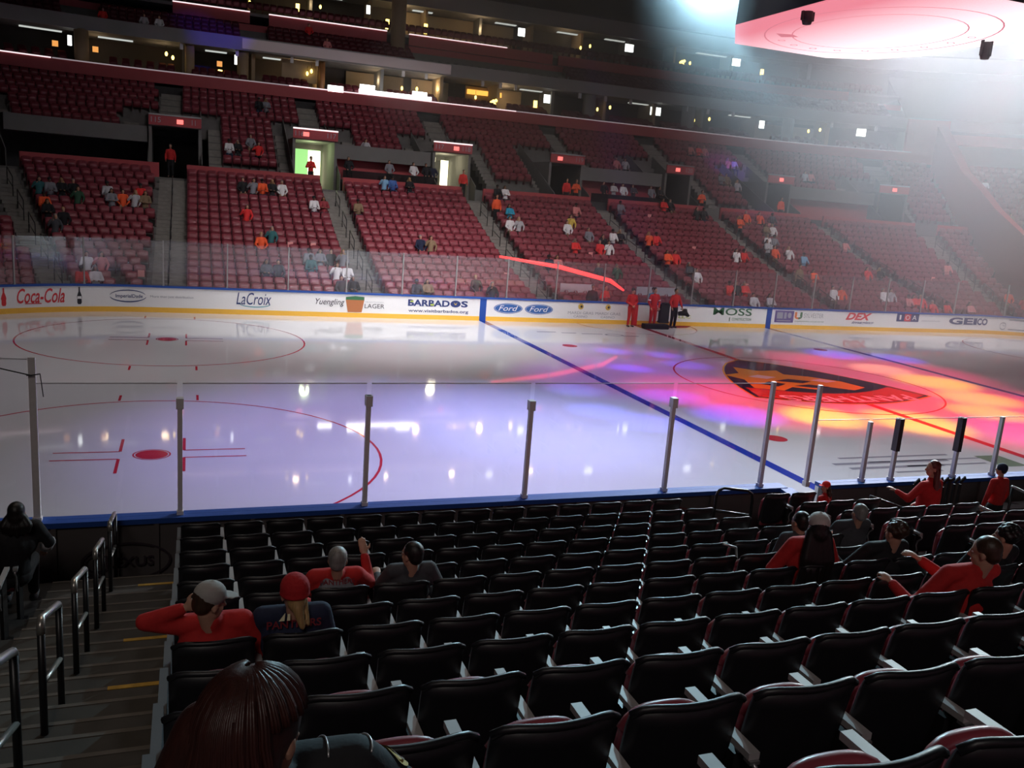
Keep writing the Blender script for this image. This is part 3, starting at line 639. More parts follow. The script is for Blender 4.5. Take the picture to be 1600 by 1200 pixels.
mb = MB(); pbox(mb, -17, -2.5, 35.5, 35.54, 14.0, 14.66)
tag(mb.build('display_ribbon', mat('display_pink', (.42, .36, .37), .5, emit=(.5, .38, .38), es=.09, var=.1, scale=.6)), 'paler pinkish stretch of the grey ribbon board above the white panels', 'display')
mb = MB(); pbox(mb, FL[0], FL[1], 35.1, 39.5, 11.3, 11.5); pbox(mb, FL[0], FL[1], 35.8, 39.5, 13.9, 14.0)
pbox(mb, FL[0], FL[1], 39.6, 44.5, 16.8, 17.0); pbox(mb, FL[0], FL[1], 41.8, 45, 19.5, 19.6); 
for m_ in range(5): pbox(mb, FL[0], 46, 35.9+.75*m_, 36.65+.75*m_, 13.95, 14.15+.38*m_)
tag(mb.build('suite_slabs', concrete), kind='structure')
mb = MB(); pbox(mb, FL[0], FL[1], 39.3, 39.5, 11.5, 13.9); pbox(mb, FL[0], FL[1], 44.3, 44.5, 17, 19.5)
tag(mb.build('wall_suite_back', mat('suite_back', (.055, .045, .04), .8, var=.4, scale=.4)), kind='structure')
mb = MB(); pbox(mb, -48, 50, 41.9, 60, 20.7, 20.9, 31.5, 31.7)
tag(mb.build('grandstand_top_tier', mat('top_tier', (.03, .022, .03), .9, var=.3)), kind='structure')
mb = MB(); pbox(mb, 33.0, 48, 35.2, 45, 13.5, 13.6, 19.3, 19.4); pbox(mb, 33, 48, 35.0, 35.2, 10.9, 12.8)
tag(mb.build('grandstand_end_tier', concrete_d), kind='structure')
# partitions and columns
mb = MB(); mb.cur = 0
x = -34.0; i = 0
mA = []
while x < 32:
    mb.cur = 0 if i % 3 else 1
    pbox(mb, x-.12, x+.12, 36.6, 39.3, 11.5, 13.9)
    mb.cur = 0 if (i+1) % 3 else 1
    pbox(mb, x-.1, x+.1, 42.3, 44.3, 17, 19.5)
    x += 4.45; i += 1
tag(mb.build('wall_suite_partitions', [tan_w, wall_grey]), kind='structure')
def column(s, r, z0, z1, rad, label, m=tan_w, taper=1.0):
    c = W(s, r, z0); mb = MB(); n = 12
    mb.tube([(0, 0, 0), (0, 0, (z1-z0)*.3), (0, 0, z1-z0)], [rad*taper, rad, rad], 16)
    tag(mb.build('column', m, loc=c), label, 'column')
column(-25.3, 35.9, 11.5, 13.95, .42, 'round tan column in the lower suites at the upper left', taper=.6)
column(-16.9, 36.3, 11.5, 13.95, .38, 'tan column in the lower suites left of the flame lamps')
column(-11.6, 36.3, 11.5, 13.95, .22, 'slim wood-toned column in the lower suites above the small white panel', wood_w)
column(-5.85, 38.6, 15.6, 21, .55, 'thick tan column rising between the two upper red walls', tan_w)
column(-20.3, 36.2, 11.5, 13.95, .3, 'tan column in the lower suites right of the yellow flame lamps')
column(9.0, 36.3, 11.5, 13.95, .5, 'pale column in the hazy lower suites left of a white screen', wall_grey)
column(17.9, 36.3, 11.5, 13.95, .55, 'pale round column in the hazy lower suites between two screens', wall_grey)
column(25.7, 36.3, 11.5, 13.95, .5, 'pale round column near the right end of the lower suites', wall_grey)
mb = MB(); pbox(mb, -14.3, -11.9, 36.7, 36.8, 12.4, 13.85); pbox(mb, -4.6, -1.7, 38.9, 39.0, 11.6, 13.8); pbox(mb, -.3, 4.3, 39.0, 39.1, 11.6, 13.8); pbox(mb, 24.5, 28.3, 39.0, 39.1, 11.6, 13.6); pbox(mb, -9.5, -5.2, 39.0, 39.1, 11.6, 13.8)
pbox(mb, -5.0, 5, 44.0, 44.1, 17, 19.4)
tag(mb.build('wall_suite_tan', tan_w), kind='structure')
tv_m = emis('tv_white', (.95, 1, .95), 3.0)
TVS = [(-25.73, 13.30, .12), (-17.3, 13.4, .12), (5.83, 13.3, .42), (15.19, 13.35, .48), (24.12, 13.3, .45), (30.4, 13.4, .4)]
for i, (s, z, hw) in enumerate(TVS):
    o = thing('television', 'lit white television in the lower suites, '+['thin sliver beside the round tan column', 'thin sliver left of the slim wood column', 'just right of the amber light panel', 'right of the first pale column', 'right of the second pale column', 'nearest the red wall at the right'][i], 'television', W(s, 36.9, z), rot(s))
    mb = MB(); mb.box(-hw-.03, hw+.03, 0, .06, -.36, .36); cs_ = mb.build('casing', black_pl, o)
    mb = MB(); mb.box(-hw, hw, -.012, -.001, -.31, .31); mb.build('screen', tv_m, cs_)['label'] = 'bright white screen'
for i, (s, z, hw) in enumerate([(-7.5, 18.8, .14), (5.0, 18.8, .3), (14.8, 18.8, .4), (24.0, 18.9, .4)]):
    o = thing('television', 'lit white television in the upper suites, %s from the left' % ['first and thinnest', 'second', 'third', 'fourth'][i], 'television', W(s, 42, z), rot(s))
    mb = MB(); mb.box(-hw-.03, hw+.03, 0, .06, -.36, .36); cs_ = mb.build('casing', black_pl, o)
    mb = MB(); mb.box(-hw, hw, -.012, -.001, -.31, .31); mb.build('screen', tv_m, cs_)['label'] = 'bright white screen'
lamp_y = emis('lamp_yellow', (1, .72, .16), 5.0); lamp_o = emis('lamp_orange', (1, .42, .10), .9)
LAMPS = [(-26.31, 12.95, 36.5, 1), (-24.73, 12.92, 36.5, 1), (-18.4, 12.96, 36.5, 1), (-18.36, 12.22, 36.5, 2), (-21.75, 13.19, 36.5, 0), (-21.35, 13.0, 36.5, 0), (-12.58, 13.01, 36.5, 0), (-12.3, 13.2, 36.5, 0), (-5.83, 12.77, 36.5, 0), (-4.72, 12.85, 36.5, 0), (-3.16, 13.0, 36.5, 0), (-.21, 12.75, 36.5, 0), (1.21, 12.63, 36.5, 3), (4.6, 12.66, 36.5, 2), (9.84, 12.92, 36.5, 0), (10.92, 13.18, 36.5, 0), (18.6, 12.96, 36.5, 0), (20.04, 13.2, 36.5, 0), (27.1, 13.1, 36.5, 0), (27.8, 13.3, 36.5, 0), (-16.18, 18.1, 42, 0), (-12.76, 18.13, 42, 2), (-11.1, 18.5, 42, 0), (-5.99, 17.95, 42, 2), (-2.96, 18.02, 42, 2), (10.32, 18.26, 42, 0), (11.16, 18.5, 42, 0), (20.03, 18.35, 42, 3), (20.82, 18.3, 42, 0), (25.56, 18.22, 42, 2)]
shp = ['pear-shaped pendant lamp', 'square orange wall lamp', 'tall narrow glowing lamp', 'round cluster lamp']
order_l = {0: [l for l in LAMPS if l[2] < 40], 1: [l for l in LAMPS if l[2] > 40]}
nth = ['first', 'second', 'third', 'fourth', 'fifth', 'sixth', 'seventh', 'eighth', 'ninth', 'tenth', 'eleventh', 'twelfth', 'thirteenth', 'fourteenth', 'fifteenth', 'sixteenth', 'seventeenth', 'eighteenth', 'nineteenth', 'twentieth', 'twenty-first']
for s, z, r, t in LAMPS:
    L = sorted(order_l[r > 40]); n_ = L.index((s, z, r, t))
    o = thing('suite_lamp', '%s in the %s suites, %s lamp from the left' % (shp[t], 'upper' if r > 40 else 'lower', nth[n_]), 'lamp', W(s, r, z), rot(s), 'small lamps in the suites')
    mb = MB()
    if t == 0: mb.ell((0, 0, 0), (.09, .09, .15), 10)
    elif t == 1: mb.box(-.17, .17, -.05, .05, -.17, .17)
    elif t == 2: mb.box(-.13, .13, -.06, .06, -.36, .36)
    else:
        for q in ((0, 0), (.2, .06), (-.15, -.1), (.1, -.2)): mb.ell((q[0], 0, q[1]), (.12, .1, .12), 8)
    mb.build('shade', lamp_o if t == 1 else lamp_y, o)
    if t == 0:
        mb = MB(); mb.tube([(0, 0, .14), (0, 0, .5)], .012, 6); mb.build('cord', rail_m, o)
    else:
        mb = MB(); mb.box(-.05, .05, .07, .12, -.1, .1); mb.build('bracket', rail_m, o)
amb = emis('amber_panel', (1, .5, .08), 1.6)
mb = MB(); pbox(mb, -.2, 2.6, 38.8, 38.9, 13.2, 13.55); tag(mb.build('amber_lamp', amb), 'long amber glowing lamp in a lower suite above the white-lit entrance', 'lamp')
wp = emis('panel_white', (1, .97, .95), 6.0)
for i, (a, b, z0, z1) in enumerate([(-11.35, -10.3, 11.85, 12.25), (-9.2, -4.0, 11.95, 12.22), (-9.15, -8.1, 12.22, 12.55), (-5.4, -4.35, 12.22, 12.5)]):
    mb = MB(); pbox(mb, a, b, 34.88, 34.98, z0, z1)
    tag(mb.build('glowing_display', wp), ['small brilliant white panel on the suite ledge, left of the long one', 'long brilliant white panel on the lower suite ledge', 'brilliant white panel atop the left end of the long panel', 'brilliant white panel atop the right end of the long panel'][i], 'display')
ceil_l = emis('ceiling_strip', (.9, .95, .9), .6)
for i, (s, z, r, w_) in enumerate([(-26.8, 13.85, 37.5, .8), (-23.9, 13.85, 37.5, .7), (-18.6, 13.85, 37.5, .7), (-14.9, 13.85, 37.5, .6), (4.6, 13.85, 37.5, .9), (14.0, 13.85, 37.5, .9), (23.3, 13.85, 37.5, .9), (-10.2, 19.45, 43, .9), (-3.0, 19.45, 43, .8), (4.0, 19.45, 43, .9), (9.5, 19.45, 43, .9), (14.0, 19.45, 43, 1.0), (23.0, 19.45, 43, 1.0)]):
    mb = MB(); pbox(mb, s-w_, s+w_, r, r+.35, z-.03, z+.03)
    tag(mb.build('ceiling_light', ceil_l), 'pale strip light under the ceiling of the %s suites, %s from the left' % ('upper' if z > 15 else 'lower', nth[i if z < 15 else i-7]), 'ceiling light', 'suite ceiling lights')
# speakers hung along the suite ceilings
mb = MB(); mb.box(-.1, .1, -.08, .08, -.2, .2); spk = None
SPK = [-29.7, -20.8, -17.3, -13.7, -12.0, -5.9, -4.2, .1, 1.5, 2.7, 8.0, 10.2, 12.4, 17.6, 19.5, 21.9, 25.6, 28.3, 31.0]
for i, s in enumerate(SPK):
    if spk is None: spk = mb.build('loudspeaker', mat('speaker_white', (.6, .6, .6), .5)); o = spk
    else: o = spk.copy(); COL.objects.link(o)
    o.location = W(s, 35.95, 13.72); o.rotation_euler.z = rot(s)
    tag(o, 'small white box loudspeaker under the grey ribbon, %s from the left' % nth[i], 'loudspeaker', 'loudspeakers under the ribbon')
# suite and club seats
mb = seat_far; places = []
for rr, zz in ((35.85, 11.5), (36.6, 11.75)):
    for s in seats_row(-35, 33, 25):
        if (s+34)%4.45 > .6 and (s+34)%4.45 < 3.9: places.append((W(s*1.0, rr, zz), rot(s)))
for m_ in range(4):
    for a, b in ((-35, -26), (-24.5, -16.6), (-15.2, -5.0), (7.5, 32)):
        for s in seats_row(a, b, 37): places.append((W(s, 36.45+.75*m_, 14.15+.38*m_), rot(s)))
for s in seats_row(-35, 32, 42): places.append((W(s, 40.3, 17.0), rot(s)))
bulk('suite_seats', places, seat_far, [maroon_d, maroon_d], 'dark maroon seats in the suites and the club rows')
# dark stools in the club row
mb = MB(); mb.ell((0, 0, .75), (.22, .18, .1), 10); mb.tube([(0, 0, 0), (0, 0, .7)], .03, 6); stl = None
for i in range(17):
    s = -3.6+.62*i
    if stl is None: stl = mb.build('bar_stool', rubber); o = stl
    else: o = stl.copy(); COL.objects.link(o)
    o.location = W(s, 37.0, 14.15); tag(o, 'dark rounded bar stool in the club row above the grey ribbon', 'stool', 'bar stools in the club row')
# planter like column base in club
# sloping red wall
mb = MB()
P_ = []
for rr, zb in ((8.9, .2), (14.0, 2.2), (19.0, 3.7), (23.2, 5.2), (27.0, 6.4), (30.5, 8.2), (35.2, 10.6)): P_.append((rr, zb))
vs = []
for rr, zb in P_:
    top = zb+3.6+ (0 if rr < 20 else .1)
    for s in (34.3, 34.9): vs += [W(s, rr, zb-1.2), W(s, rr, top)]
fs = []
for i in range(len(P_)-1):
    a, b = i*4, i*4+4
    fs += [(a, b, b+1, a+1), (a+2, a+3, b+3, b+2), (a+1, b+1, b+3, a+3)]
fs += [(0, 1, 3, 2), (24, 26, 27, 25)]
mb.add(vs, fs)
pbox(mb, 32.6, 35.0, 34.9, 35.3, 11.0, 14.6)
tag(mb.build('wall_red_slope', red_wall), kind='structure')

# ---------------------------------------------------------------- scoreboard and rigging
sb = thing('scoreboard', 'big hanging scoreboard with glowing pink underside at top right', 'scoreboard', (0, 0.3, 11.45))
out = [(-2.3, 3.1), (-3.95, .6), (-3.95, -4.6), (-2.4, -6.6), (2.0, -6.6), (3.6, -4.6), (3.6, .6), (2.9, 2.3), (1.6, 3.1)]
mb = MB(); n = len(out)
mb.add([(x, y, .05) for x, y in out]+[(x*.95, y*.95, 5.5) for x, y in out], [tuple(range(n)), tuple(range(2*n-1, n-1, -1))]+[(i, n+i, n+(i+1) % n, (i+1) % n) for i in range(n)])
mb.build('cabinet', mat('scoreboard_body', (.03, .03, .035), .5), sb)
def led_pink():
    m = bpy.data.materials.new('underside_pink'); m.use_nodes = True; nt = m.node_tree; b = nt.nodes['Principled BSDF']
    tc = nt.nodes.new('ShaderNodeTexCoord'); sp_ = nt.nodes.new('ShaderNodeSeparateXYZ'); mr = nt.nodes.new('ShaderNodeMapRange'); cr = nt.nodes.new('ShaderNodeMix'); cr.data_type = 'RGBA'
    nt.links.new(tc.outputs['Object'], sp_.inputs[0]); nt.links.new(sp_.outputs[0], mr.inputs[0]); mr.inputs[1].default_value = -3; mr.inputs[2].default_value = 1.5
    nt.links.new(mr.outputs[0], cr.inputs['Factor']); cr.inputs['A'].default_value = (1, .28, .36, 1); cr.inputs['B'].default_value = (1.7, 1.4, 1.5, 1)  # glare of the lit haze put into the emission, whiter to the right
    b.inputs['Base Color'].default_value = (.02, .02, .02, 1); nt.links.new(cr.outputs['Result'], b.inputs['Emission Color']); b.inputs['Emission Strength'].default_value = .85
    return m
mb = MB(); mb.add([(x, y, 0.0) for x, y in out]+[(x, y, .04) for x, y in out], [tuple(range(n-1, -1, -1)), tuple(range(n, 2*n))]+[(i, (i+1) % n, n+(i+1) % n, n+i) for i in range(n)])
mb.build('underside_screen', led_pink(), sb)['label'] = 'glowing pink LED underside, haze glare painted white toward the right'
mb = MB(); g = lambda u, v: Vector((u, v, -.012))
disc(mb, -.2, -1.5, 3.1, 3.9, g, 48, .05); disc(mb, -.2, -1.5, 2.3, 2.9, g, 40, .04)
poly(mb, [(-2.4, .6), (-1.9, 1.0), (-1.5, .6), (-1.9, .4)], g)
for i in range(9):
    a = R(120-i*18); disc(mb, -.2+2.7*math.cos(a), -1.5+3.4*math.sin(a), .14, .12, g, 8, .04)
mb.build('underside_rings', emis('ring_rose', (.85, .25, .32), .8), sb)['label'] = 'darker rose rings and marks on the underside'
for i, (px_, py_, pz_) in enumerate([(-3.55, -2.2, 11.1), (3.0, -2.5, 10.9)]):
    o = thing('moving_head_light', 'dark stage light hanging below the %s of the pink scoreboard' % ('left side' if i == 0 else 'right side'), 'stage light', (px_, py_, pz_))
    mb = MB(); mb.tube([(0, 0, 0), (0, 0, .12), (0, 0, .5)], [.12, .16, .13], 14); mb.build('head', rubber, o)
    mb = MB(); mb.box(-.2, -.16, -.05, .05, .1, .75); mb.box(.16, .2, -.05, .05, .1, .75); mb.box(-.2, .2, -.07, .07, .7, .8); mb.build('yoke', rubber, o)
# truss with lamps above the ice
o = thing('lighting_truss', 'dark roof truss carrying blue-white stage lamps, top centre', 'truss', (0, 8, 20))
mb = MB()
for yy in (-.3, .3):
    for zz in (0, .6): mb.tube([(-16, yy, zz), (16, yy, zz)], .04, 6)
for i in range(32):
    x = -16+i; mb.tube([(x, -.3, 0), (x+1, -.3, .6)], .02, 5); mb.tube([(x, .3, .6), (x+1, .3, 0)], .02, 5)
mb.build('lattice', steel, o)

# ---------------------------------------------------------------- near boards and glass
nb = thing('dasher_boards', 'near rink boards seen from behind with blue top rail, left of the open gate', 'rink boards', (-21, -12.95, 0))
nback = mat('board_back', (.10, .085, .085), .7, var=.15, scale=2)
def NB(parent, x0, x1, yb=-13.05):
    ox = parent.location.x
    mb = MB(); mb.box(x0-ox, x1-ox, -.02, .07, 0, 1.0); mb.build('board_panel', board_w, parent)
    mb = MB(); mb.box(x0-ox, x1-ox, -.10, -.021, 0, 1.0)
    xx = x0
    while xx < x1: mb.box(xx-ox-.03, xx-ox+.03, -.16, -.10, 0, 1.0); xx += 1.22
    mb.build('back_frame', nback, parent)
    mb = MB(); mb.box(x0-ox, x1-ox, -.17, .09, 1.0, 1.07); mb.build('cap_rail', blue_cap, parent)['label'] = 'blue top rail'
NB(nb, -21.95, -10.72)
# corner part
mb = MB()
def cw(a, r, z): return Vector((-21.95-r*math.sin(a), -4.42-r*math.cos(a), z))-nb.location
for (ra, rb, za, zb, m, nme) in ((8.46, 8.55, 0, 1.0, board_w, 'board_panel'), (8.55, 8.63, 0, 1.0, nback, 'back_frame'), (8.44, 8.7, 1.0, 1.07, blue_cap, 'cap_rail')):
    mb = MB(); vs = []; N = 14
    for i in range(N+1):
        a = R(90*i/N); vs += [cw(a, ra, za), cw(a, rb, za), cw(a, rb, zb), cw(a, ra, zb)]
    mb.add(vs, [(i*4+k, i*4+(k+1) % 4, i*4+4+(k+1) % 4, i*4+4+k) for i in range(N) for k in range(4)])
    mb.build(nme, m, nb)
def NT(txt, cx_, w_, z0, z1, m):
    mb = MB(); g = lambda u, v: Vector((u, -.165-.002, v)); ox = nb.location.x
    put_text(mb, txt, (cx_-w_*.45-ox, cx_+w_*.62-ox, z0, z1), g, .02)
    disc(mb, cx_-ox, (z0+z1)/2, w_, .27, g, 40, .03); disc(mb, cx_-w_*.62-ox, (z0+z1)/2, .16, .13, g, 24, .02)
    mb.build('printed_logo', m, nb)['label'] = 'faint oval logo reading '+txt
NT('LEXUS', -21.1, .55, .42, .56, mat('faint_print', (.035, .02, .03), .6, var=0))
NT('LEXUS', -12.95, .5, .5, .64, mat('faint_print_red', (.12, .03, .03), .6, var=0))
nb2 = thing('dasher_boards', 'near rink boards in front of the standing woman, right of the open gate', 'rink boards', (-9.95, -12.95, 0))
NB(nb2, -9.95, 12)
gd = thing('rink_gate', 'open board gate with blue top swung toward the seats beside the blue line', 'gate', (-10.75, -13.1, 0), R(-8))
mb = MB(); mb.box(-.05, .05, -1.15, 0, .08, 1.0); mb.build('leaf', nback, gd)
mb = MB(); mb.box(-.12, .12, -1.17, .02, 1.0, 1.06); mb.build('cap_rail', blue_cap, gd)
mb = MB(); mb.box(.05, .09, -.9, -.6, .7, .78); mb.build('latch', steel, gd)
# near stanchions
NP = [(-24.3, 2.1, None, 'tall grey post beyond the left corner'), (-22.14, 2.12, None, 'tall grey post at the left edge with a cord tied near its top'), (-20.44, 1.59, (1.46, 1.6, 0), 'grey post with square cap, right of the left tall post'), (-17.96, 1.62, (1.47, 1.62, 0), 'grey post with square cap standing before the red face-off arc'), (-15.5, 1.52, (1.38, 1.53, 0), 'grey post with square cap, middle of the near glass'), (-13.06, 1.55, (1.4, 1.56, 0), 'grey post with square cap where the blue line passes behind'), (-11.2, 1.82, None, 'dark post left of the open gate'), (-10.24, 1.76, None, 'dark post right of the open gate'), (-9.04, 1.1, None, 'short grey post left of the standing woman'), (-8.38, 1.15, (.55, 1.15, 1), 'short post with a wide dark sleeve left of the standing woman'), (-6.92, 1.15, (.5, 1.15, 1), 'short post with a wide dark sleeve right of the standing woman'), (-5.93, 1.15, None, 'pale glass-edged post left of the boy'), (-3.5, 1.15, None, 'short post at the right edge')]
for x, h, pad, lab in NP:
    stanchion((x, -12.98 if x > -22 else -12.98+(abs(x)-21.95)**2/17, 1.07), 0, h, lab, None, .062 if x > -21.9 else .08, pad)
for i, (a, b, h) in enumerate([(-22.14, -20.44, 1.8), (-20.44, -17.96, 1.8), (-17.96, -15.5, 1.8), (-15.5, -13.06, 1.8), (-13.06, -11.2, 1.8), (-10.24, -9.04, 1.15), (-9.04, -6.92, 1.15), (-6.92, -5.93, 1.15), (-5.93, -3.5, 1.15), (-24.3, -22.14, 2.1)]):
    o = thing('glass_pane', ['near glass pane just right of the tall left post', 'near glass pane second from the tall left post, red face-off dot behind', 'near glass pane left of the middle post', 'near glass pane right of the middle post', 'near glass pane ending at the dark gate post', 'low near pane right of the gate', 'low near pane behind the standing woman', 'low narrow near pane between sleeve post and pale post', 'low near pane at the right edge', 'tall near pane at the left edge'][i], 'glass pane', ((a+b)/2, -12.98 if a > -22.2 else -12.8, 1.07), 0 if a > -23 else R(-10))
    hw = (b-a)/2-.035
    mb = MB(); mb.box(-hw, hw, -.006, .006, 0, h-.012); mb.build('pane', glass_n, o)
    mb = MB(); mb.box(-hw, hw, -.0065, .0065, h-.012, h); mb.build('top_edge', glass_edge, o)
o = thing('cord', 'thin dark cord tied round the tall left post', 'cord', (-22.14, -13.02, 3.0))
mb = MB(); mb.tube([(-1.2, .1, .35), (-.6, .05, .12), (-.3, .03, .04), (0, -.04, -.02), (.1, -.04, -.0)], .008, 6); mb.tube([(-.05, -.05, -.02), (.1, -.05, 0), (.12, 0, -.3)], .006, 5); mb.build('strand', rubber, o)
# handrail loop by the gate
def railing(name, label, pts_list, loc, rz=0, mats=rail_m, r=.022, group=None, topm=None):
    o = thing(name, label, 'handrail', loc, rz, group)
    for nm, pts in pts_list:
        mb = MB()
        if nm == 'top_rail' and topm: mb.tube(pts, r*1.1, 8); mb.build(nm, topm, o)
        else: mb.tube(pts, r, 8); mb.build(nm, mats, o)
    return o
railing('handrail', 'black looped guard rail by the front row left of the open gate', [('top_rail', [(0, 0, 0), (0, 0, .95), (.04, 0, 1.02), (.12, 0, 1.05), (.55, 0, .99), (.64, 0, .93), (.66, 0, .82), (.66, 0, 0)]), ('mid_rail', [(0, 0, .7), (.66, 0, .58)])], (-12.85, -14.15, .45))
railing('handrail', 'dark sloping handrail in front of the grey-haired man at the right', [('top_rail', [(0, 0, .9), (.75, -.1, .66)]), ('post', [(.02, 0, 0), (.02, 0, .9)]), ('post', [(.72, -.1, 0), (.72, -.1, .67)])], (-10.3, -14.55, .5))
railing('handrail', 'pale sloping handrail right of the standing woman', [('top_rail', [(0, 0, .95), (.75, -.05, .68)]), ('post', [(.02, 0, 0), (.02, 0, .95)]), ('post', [(.72, -.05, 0), (.72, -.05, .7)])], (-9.25, -15.55, .62), topm=steel)
railing('handrail', 'pale sloping handrail below the boy at the right edge', [('top_rail', [(0, 0, .95), (.75, -.05, .68)]), ('post', [(.02, 0, 0), (.02, 0, .95)])], (-7.75, -14.9, .62), topm=steel)

# ---------------------------------------------------------------- near stand
def ny(k): return -14.234-.837*k
def nz(k): return 1.378+.16*k+.009*k*k-.95
mb = MB()
for k in range(-1, 15):
    x1s = 4
    mb.box(-34, x1s, ny(k)-.085, min(-13.13, ny(k)+.753), nz(k)-.6 if k > 0 else -.02, nz(k))
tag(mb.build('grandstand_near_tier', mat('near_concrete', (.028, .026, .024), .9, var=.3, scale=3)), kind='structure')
mb = MB()
for x0, x1 in ((-21.92, -20.5), (-13.38, -12.02)):
    for k in range(-1, 14):
        if k < 0: mb.cur = 0; mb.box(x0, x1, ny(k)-.10, -13.13, 0, nz(k)+.012); continue
        zt = nz(k); h = (nz(k+1)-nz(k))/2
        mb.cur = 0
        mb.box(x0, x1, ny(k)-.10, ny(k)+.32, zt-.3, zt+h-.0); mb.box(x0, x1, ny(k)+.32, min(-13.13, ny(k)+.74), zt-.3, zt+.012)
        mb.cur = 1
        mb.box(x0, x1, ny(k)+.285, ny(k)+.325, zt+h-.02, zt+h+.004); mb.box(x0, x1, ny(k)+.705, ny(k)+.745, zt-.02, zt+.016)
        if k in (0, 3, 5, 8):
            mb.cur = 2; mb.box(x1-.42, x1-.01, ny(k)+.28, ny(k)+.33, zt+h-.10, zt+h+.006)
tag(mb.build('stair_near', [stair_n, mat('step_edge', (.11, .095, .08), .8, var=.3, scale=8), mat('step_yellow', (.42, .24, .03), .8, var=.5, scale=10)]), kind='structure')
for i, k in enumerate([-1, 1, 3, 5, 7, 9, 11]):
    z_a, z_b = nz(k), nz(k+1)
    y_a, y_b = ny(k)+.15, ny(k+1)+.2
    h = .92
    lab = ['lowest stair handrail, down by the boards', 'second stair handrail up from the boards', 'third stair handrail up from the boards', 'fourth stair handrail up from the boards', 'fifth stair handrail up, at the left edge', 'sixth stair handrail up from the boards', 'highest stair handrail beside the camera'][i]
    o = thing('handrail', 'black double-post '+lab, 'handrail', (-21.22, y_a, z_a), 0, 'handrails down the middle of the near stairs')
    L_ = y_b-y_a; H_ = z_b-z_a
    for yy, zz in ((0, 0), (L_, H_)):
        mb = MB(); mb.tube([(0, yy, zz), (0, yy, zz+h)], .024, 10); mb.build('post', rail_m, o)
    mb = MB(); mb.tube([(0, .02, h-.06), (0, .01, h+.0), (0, -.02, h+.03), (0, L_+.04, H_+h+.03), (0, L_, H_+h), (0, L_, H_+h-.06)], .026, 10); mb.build('top_rail', rail_top, o)['label'] = 'worn bright top rail'
    mb = MB(); mb.tube([(0, 0, h*.55), (0, L_, H_+h*.55)], .02, 8); mb.build('mid_rail', rail_top, o)

# folding seat, seen from behind: origin on the tread under the top edge of the back
st = thing('folding_seat', '', 'seat')
def bk(u, v, off=0.0, wd=.452):
    x = (u-.5)*wd; t = abs(u-.5)*2
    return Vector((x, .055*t*t+.10*(1-v)+off, .44+.51*v-.035*(t**7)*(v > .85)))
mb = MB(); mb.smooth = True; mb.grid(lambda u, v: bk(u, v), 12, 6, (0, .018, 0)); mb.smooth = False
mb.tube([bk(u/12, 1.0)+Vector((0, .009, 0)) for u in range(13)], .015, 8)
mb.build('back_shell', black_pl, st)['label'] = 'black rear shell with rolled top edge'
mb = MB(); mb.smooth = True; mb.grid(lambda u, v: bk(u, v*.93+.02, .02, .41)+Vector((0, .022*math.sin(u*3.14)*math.sin(v*3.14), 0)), 10, 6, (0, .02, 0)); mb.build('back_pad', maroon, st)
def pan(u, v):
    t = abs(u-.5)*2; return Vector(((u-.5)*(.43-.08*v), .13+.07*v+.03*math.sin(v*3.14)-.02*t*t, .42+.40*v-.06*t**4*v))
mb = MB(); mb.smooth = True; mb.grid(pan, 10, 6, (0, .045, 0)); mb.tube([pan(u/10, 1)+Vector((0, .022, 0)) for u in range(11)], .024, 8)
panup = mb.build('seat_pan', maroon, st)
mb = MB(); mb.box(.228, .274, -.01, .43, .715, .742); ar_ = mb.build('armrest', arm_m, st); ar_['label'] = 'pale flat armrest'
mb = MB(); mb.tube([(.25, .0, .71), (.25, -.03, .69), (.25, -.02, .67), (.25, .03, .62), (.25, .045, .56), (.25, .02, .50), (.25, .05, .45)], .011, 6); mb.box(.230, .272, -.02, .02, .70, .714); mb.build('bracket', steel, ar_)['label'] = 'curved metal arm bracket'
mb = MB(); mb.box(.235, .265, .08, .30, 0, .68); mb.box(.20, .30, .06, .34, 0, .02); mb.build('leg', rail_m, st)
def pand(u, v):
    t = abs(u-.5)*2; return Vector(((u-.5)*.43, .12+.38*v, .41+.03*t*t+.02*v))
mb = MB(); mb.smooth = True; mb.grid(pand, 8, 6, (0, 0, .04)); pandown = mb.build('seat_pan', maroon); PD = pandown.data; bpy.data.objects.remove(pandown)
PEOPLE_AT = {(7, 0), (7, 1), (5, 2), (5, 3), (11, 0), (6, 10), (4, 13), (6, 12), (8, 10), (7, 11), (5, 11)}
first = True; SEATS = {}
def place_seat(x, k, label, down=False):
    global first
    if first: o = st; first = False
    else: o = copy_tree(st)
    o.location = (x, ny(k), nz(k)); tag(o, label, 'seat', 'black folding seats of the near stand')
    if down:
        for c in o.children:
            if c.name.startswith('seat_pan'): c.data = PD
    return o
endp = MB(); endp.box(-.275, -.235, .0, .42, .02, .775)
for k in range(0, 13):
    for c in range(14):
        x = -20.19+.5*c
        o = place_seat(x, k, 'black folding seat, %s row up from the near boards, middle block' % nth[k], (k, c) in PEOPLE_AT and k != 0)
        SEATS[(k, c)] = o
n2 = {0: range(0, 2), 1: range(0, 3), 2: range(0, 5)}
for k in range(0, 9):
    for c in n2.get(k, range(0, 8)):
        place_seat(-11.75+.5*c, k, 'black folding seat, %s row up, block behind the open gate' % nth[k])
for k in range(0, 3):
    for c in range(0, 3):
        place_seat(-22.3-.5*c, k, 'black folding seat left of the near stairs, %s row up' % nth[k])

ep0 = None
for (k, c), o in SEATS.items():
    if c == 0:
        if ep0 is None: ep0 = endp.build('end_panel', mat('end_grey', (.10, .10, .105), .5), o)
        else: e_ = ep0.copy(); COL.objects.link(e_); e_.parent = o
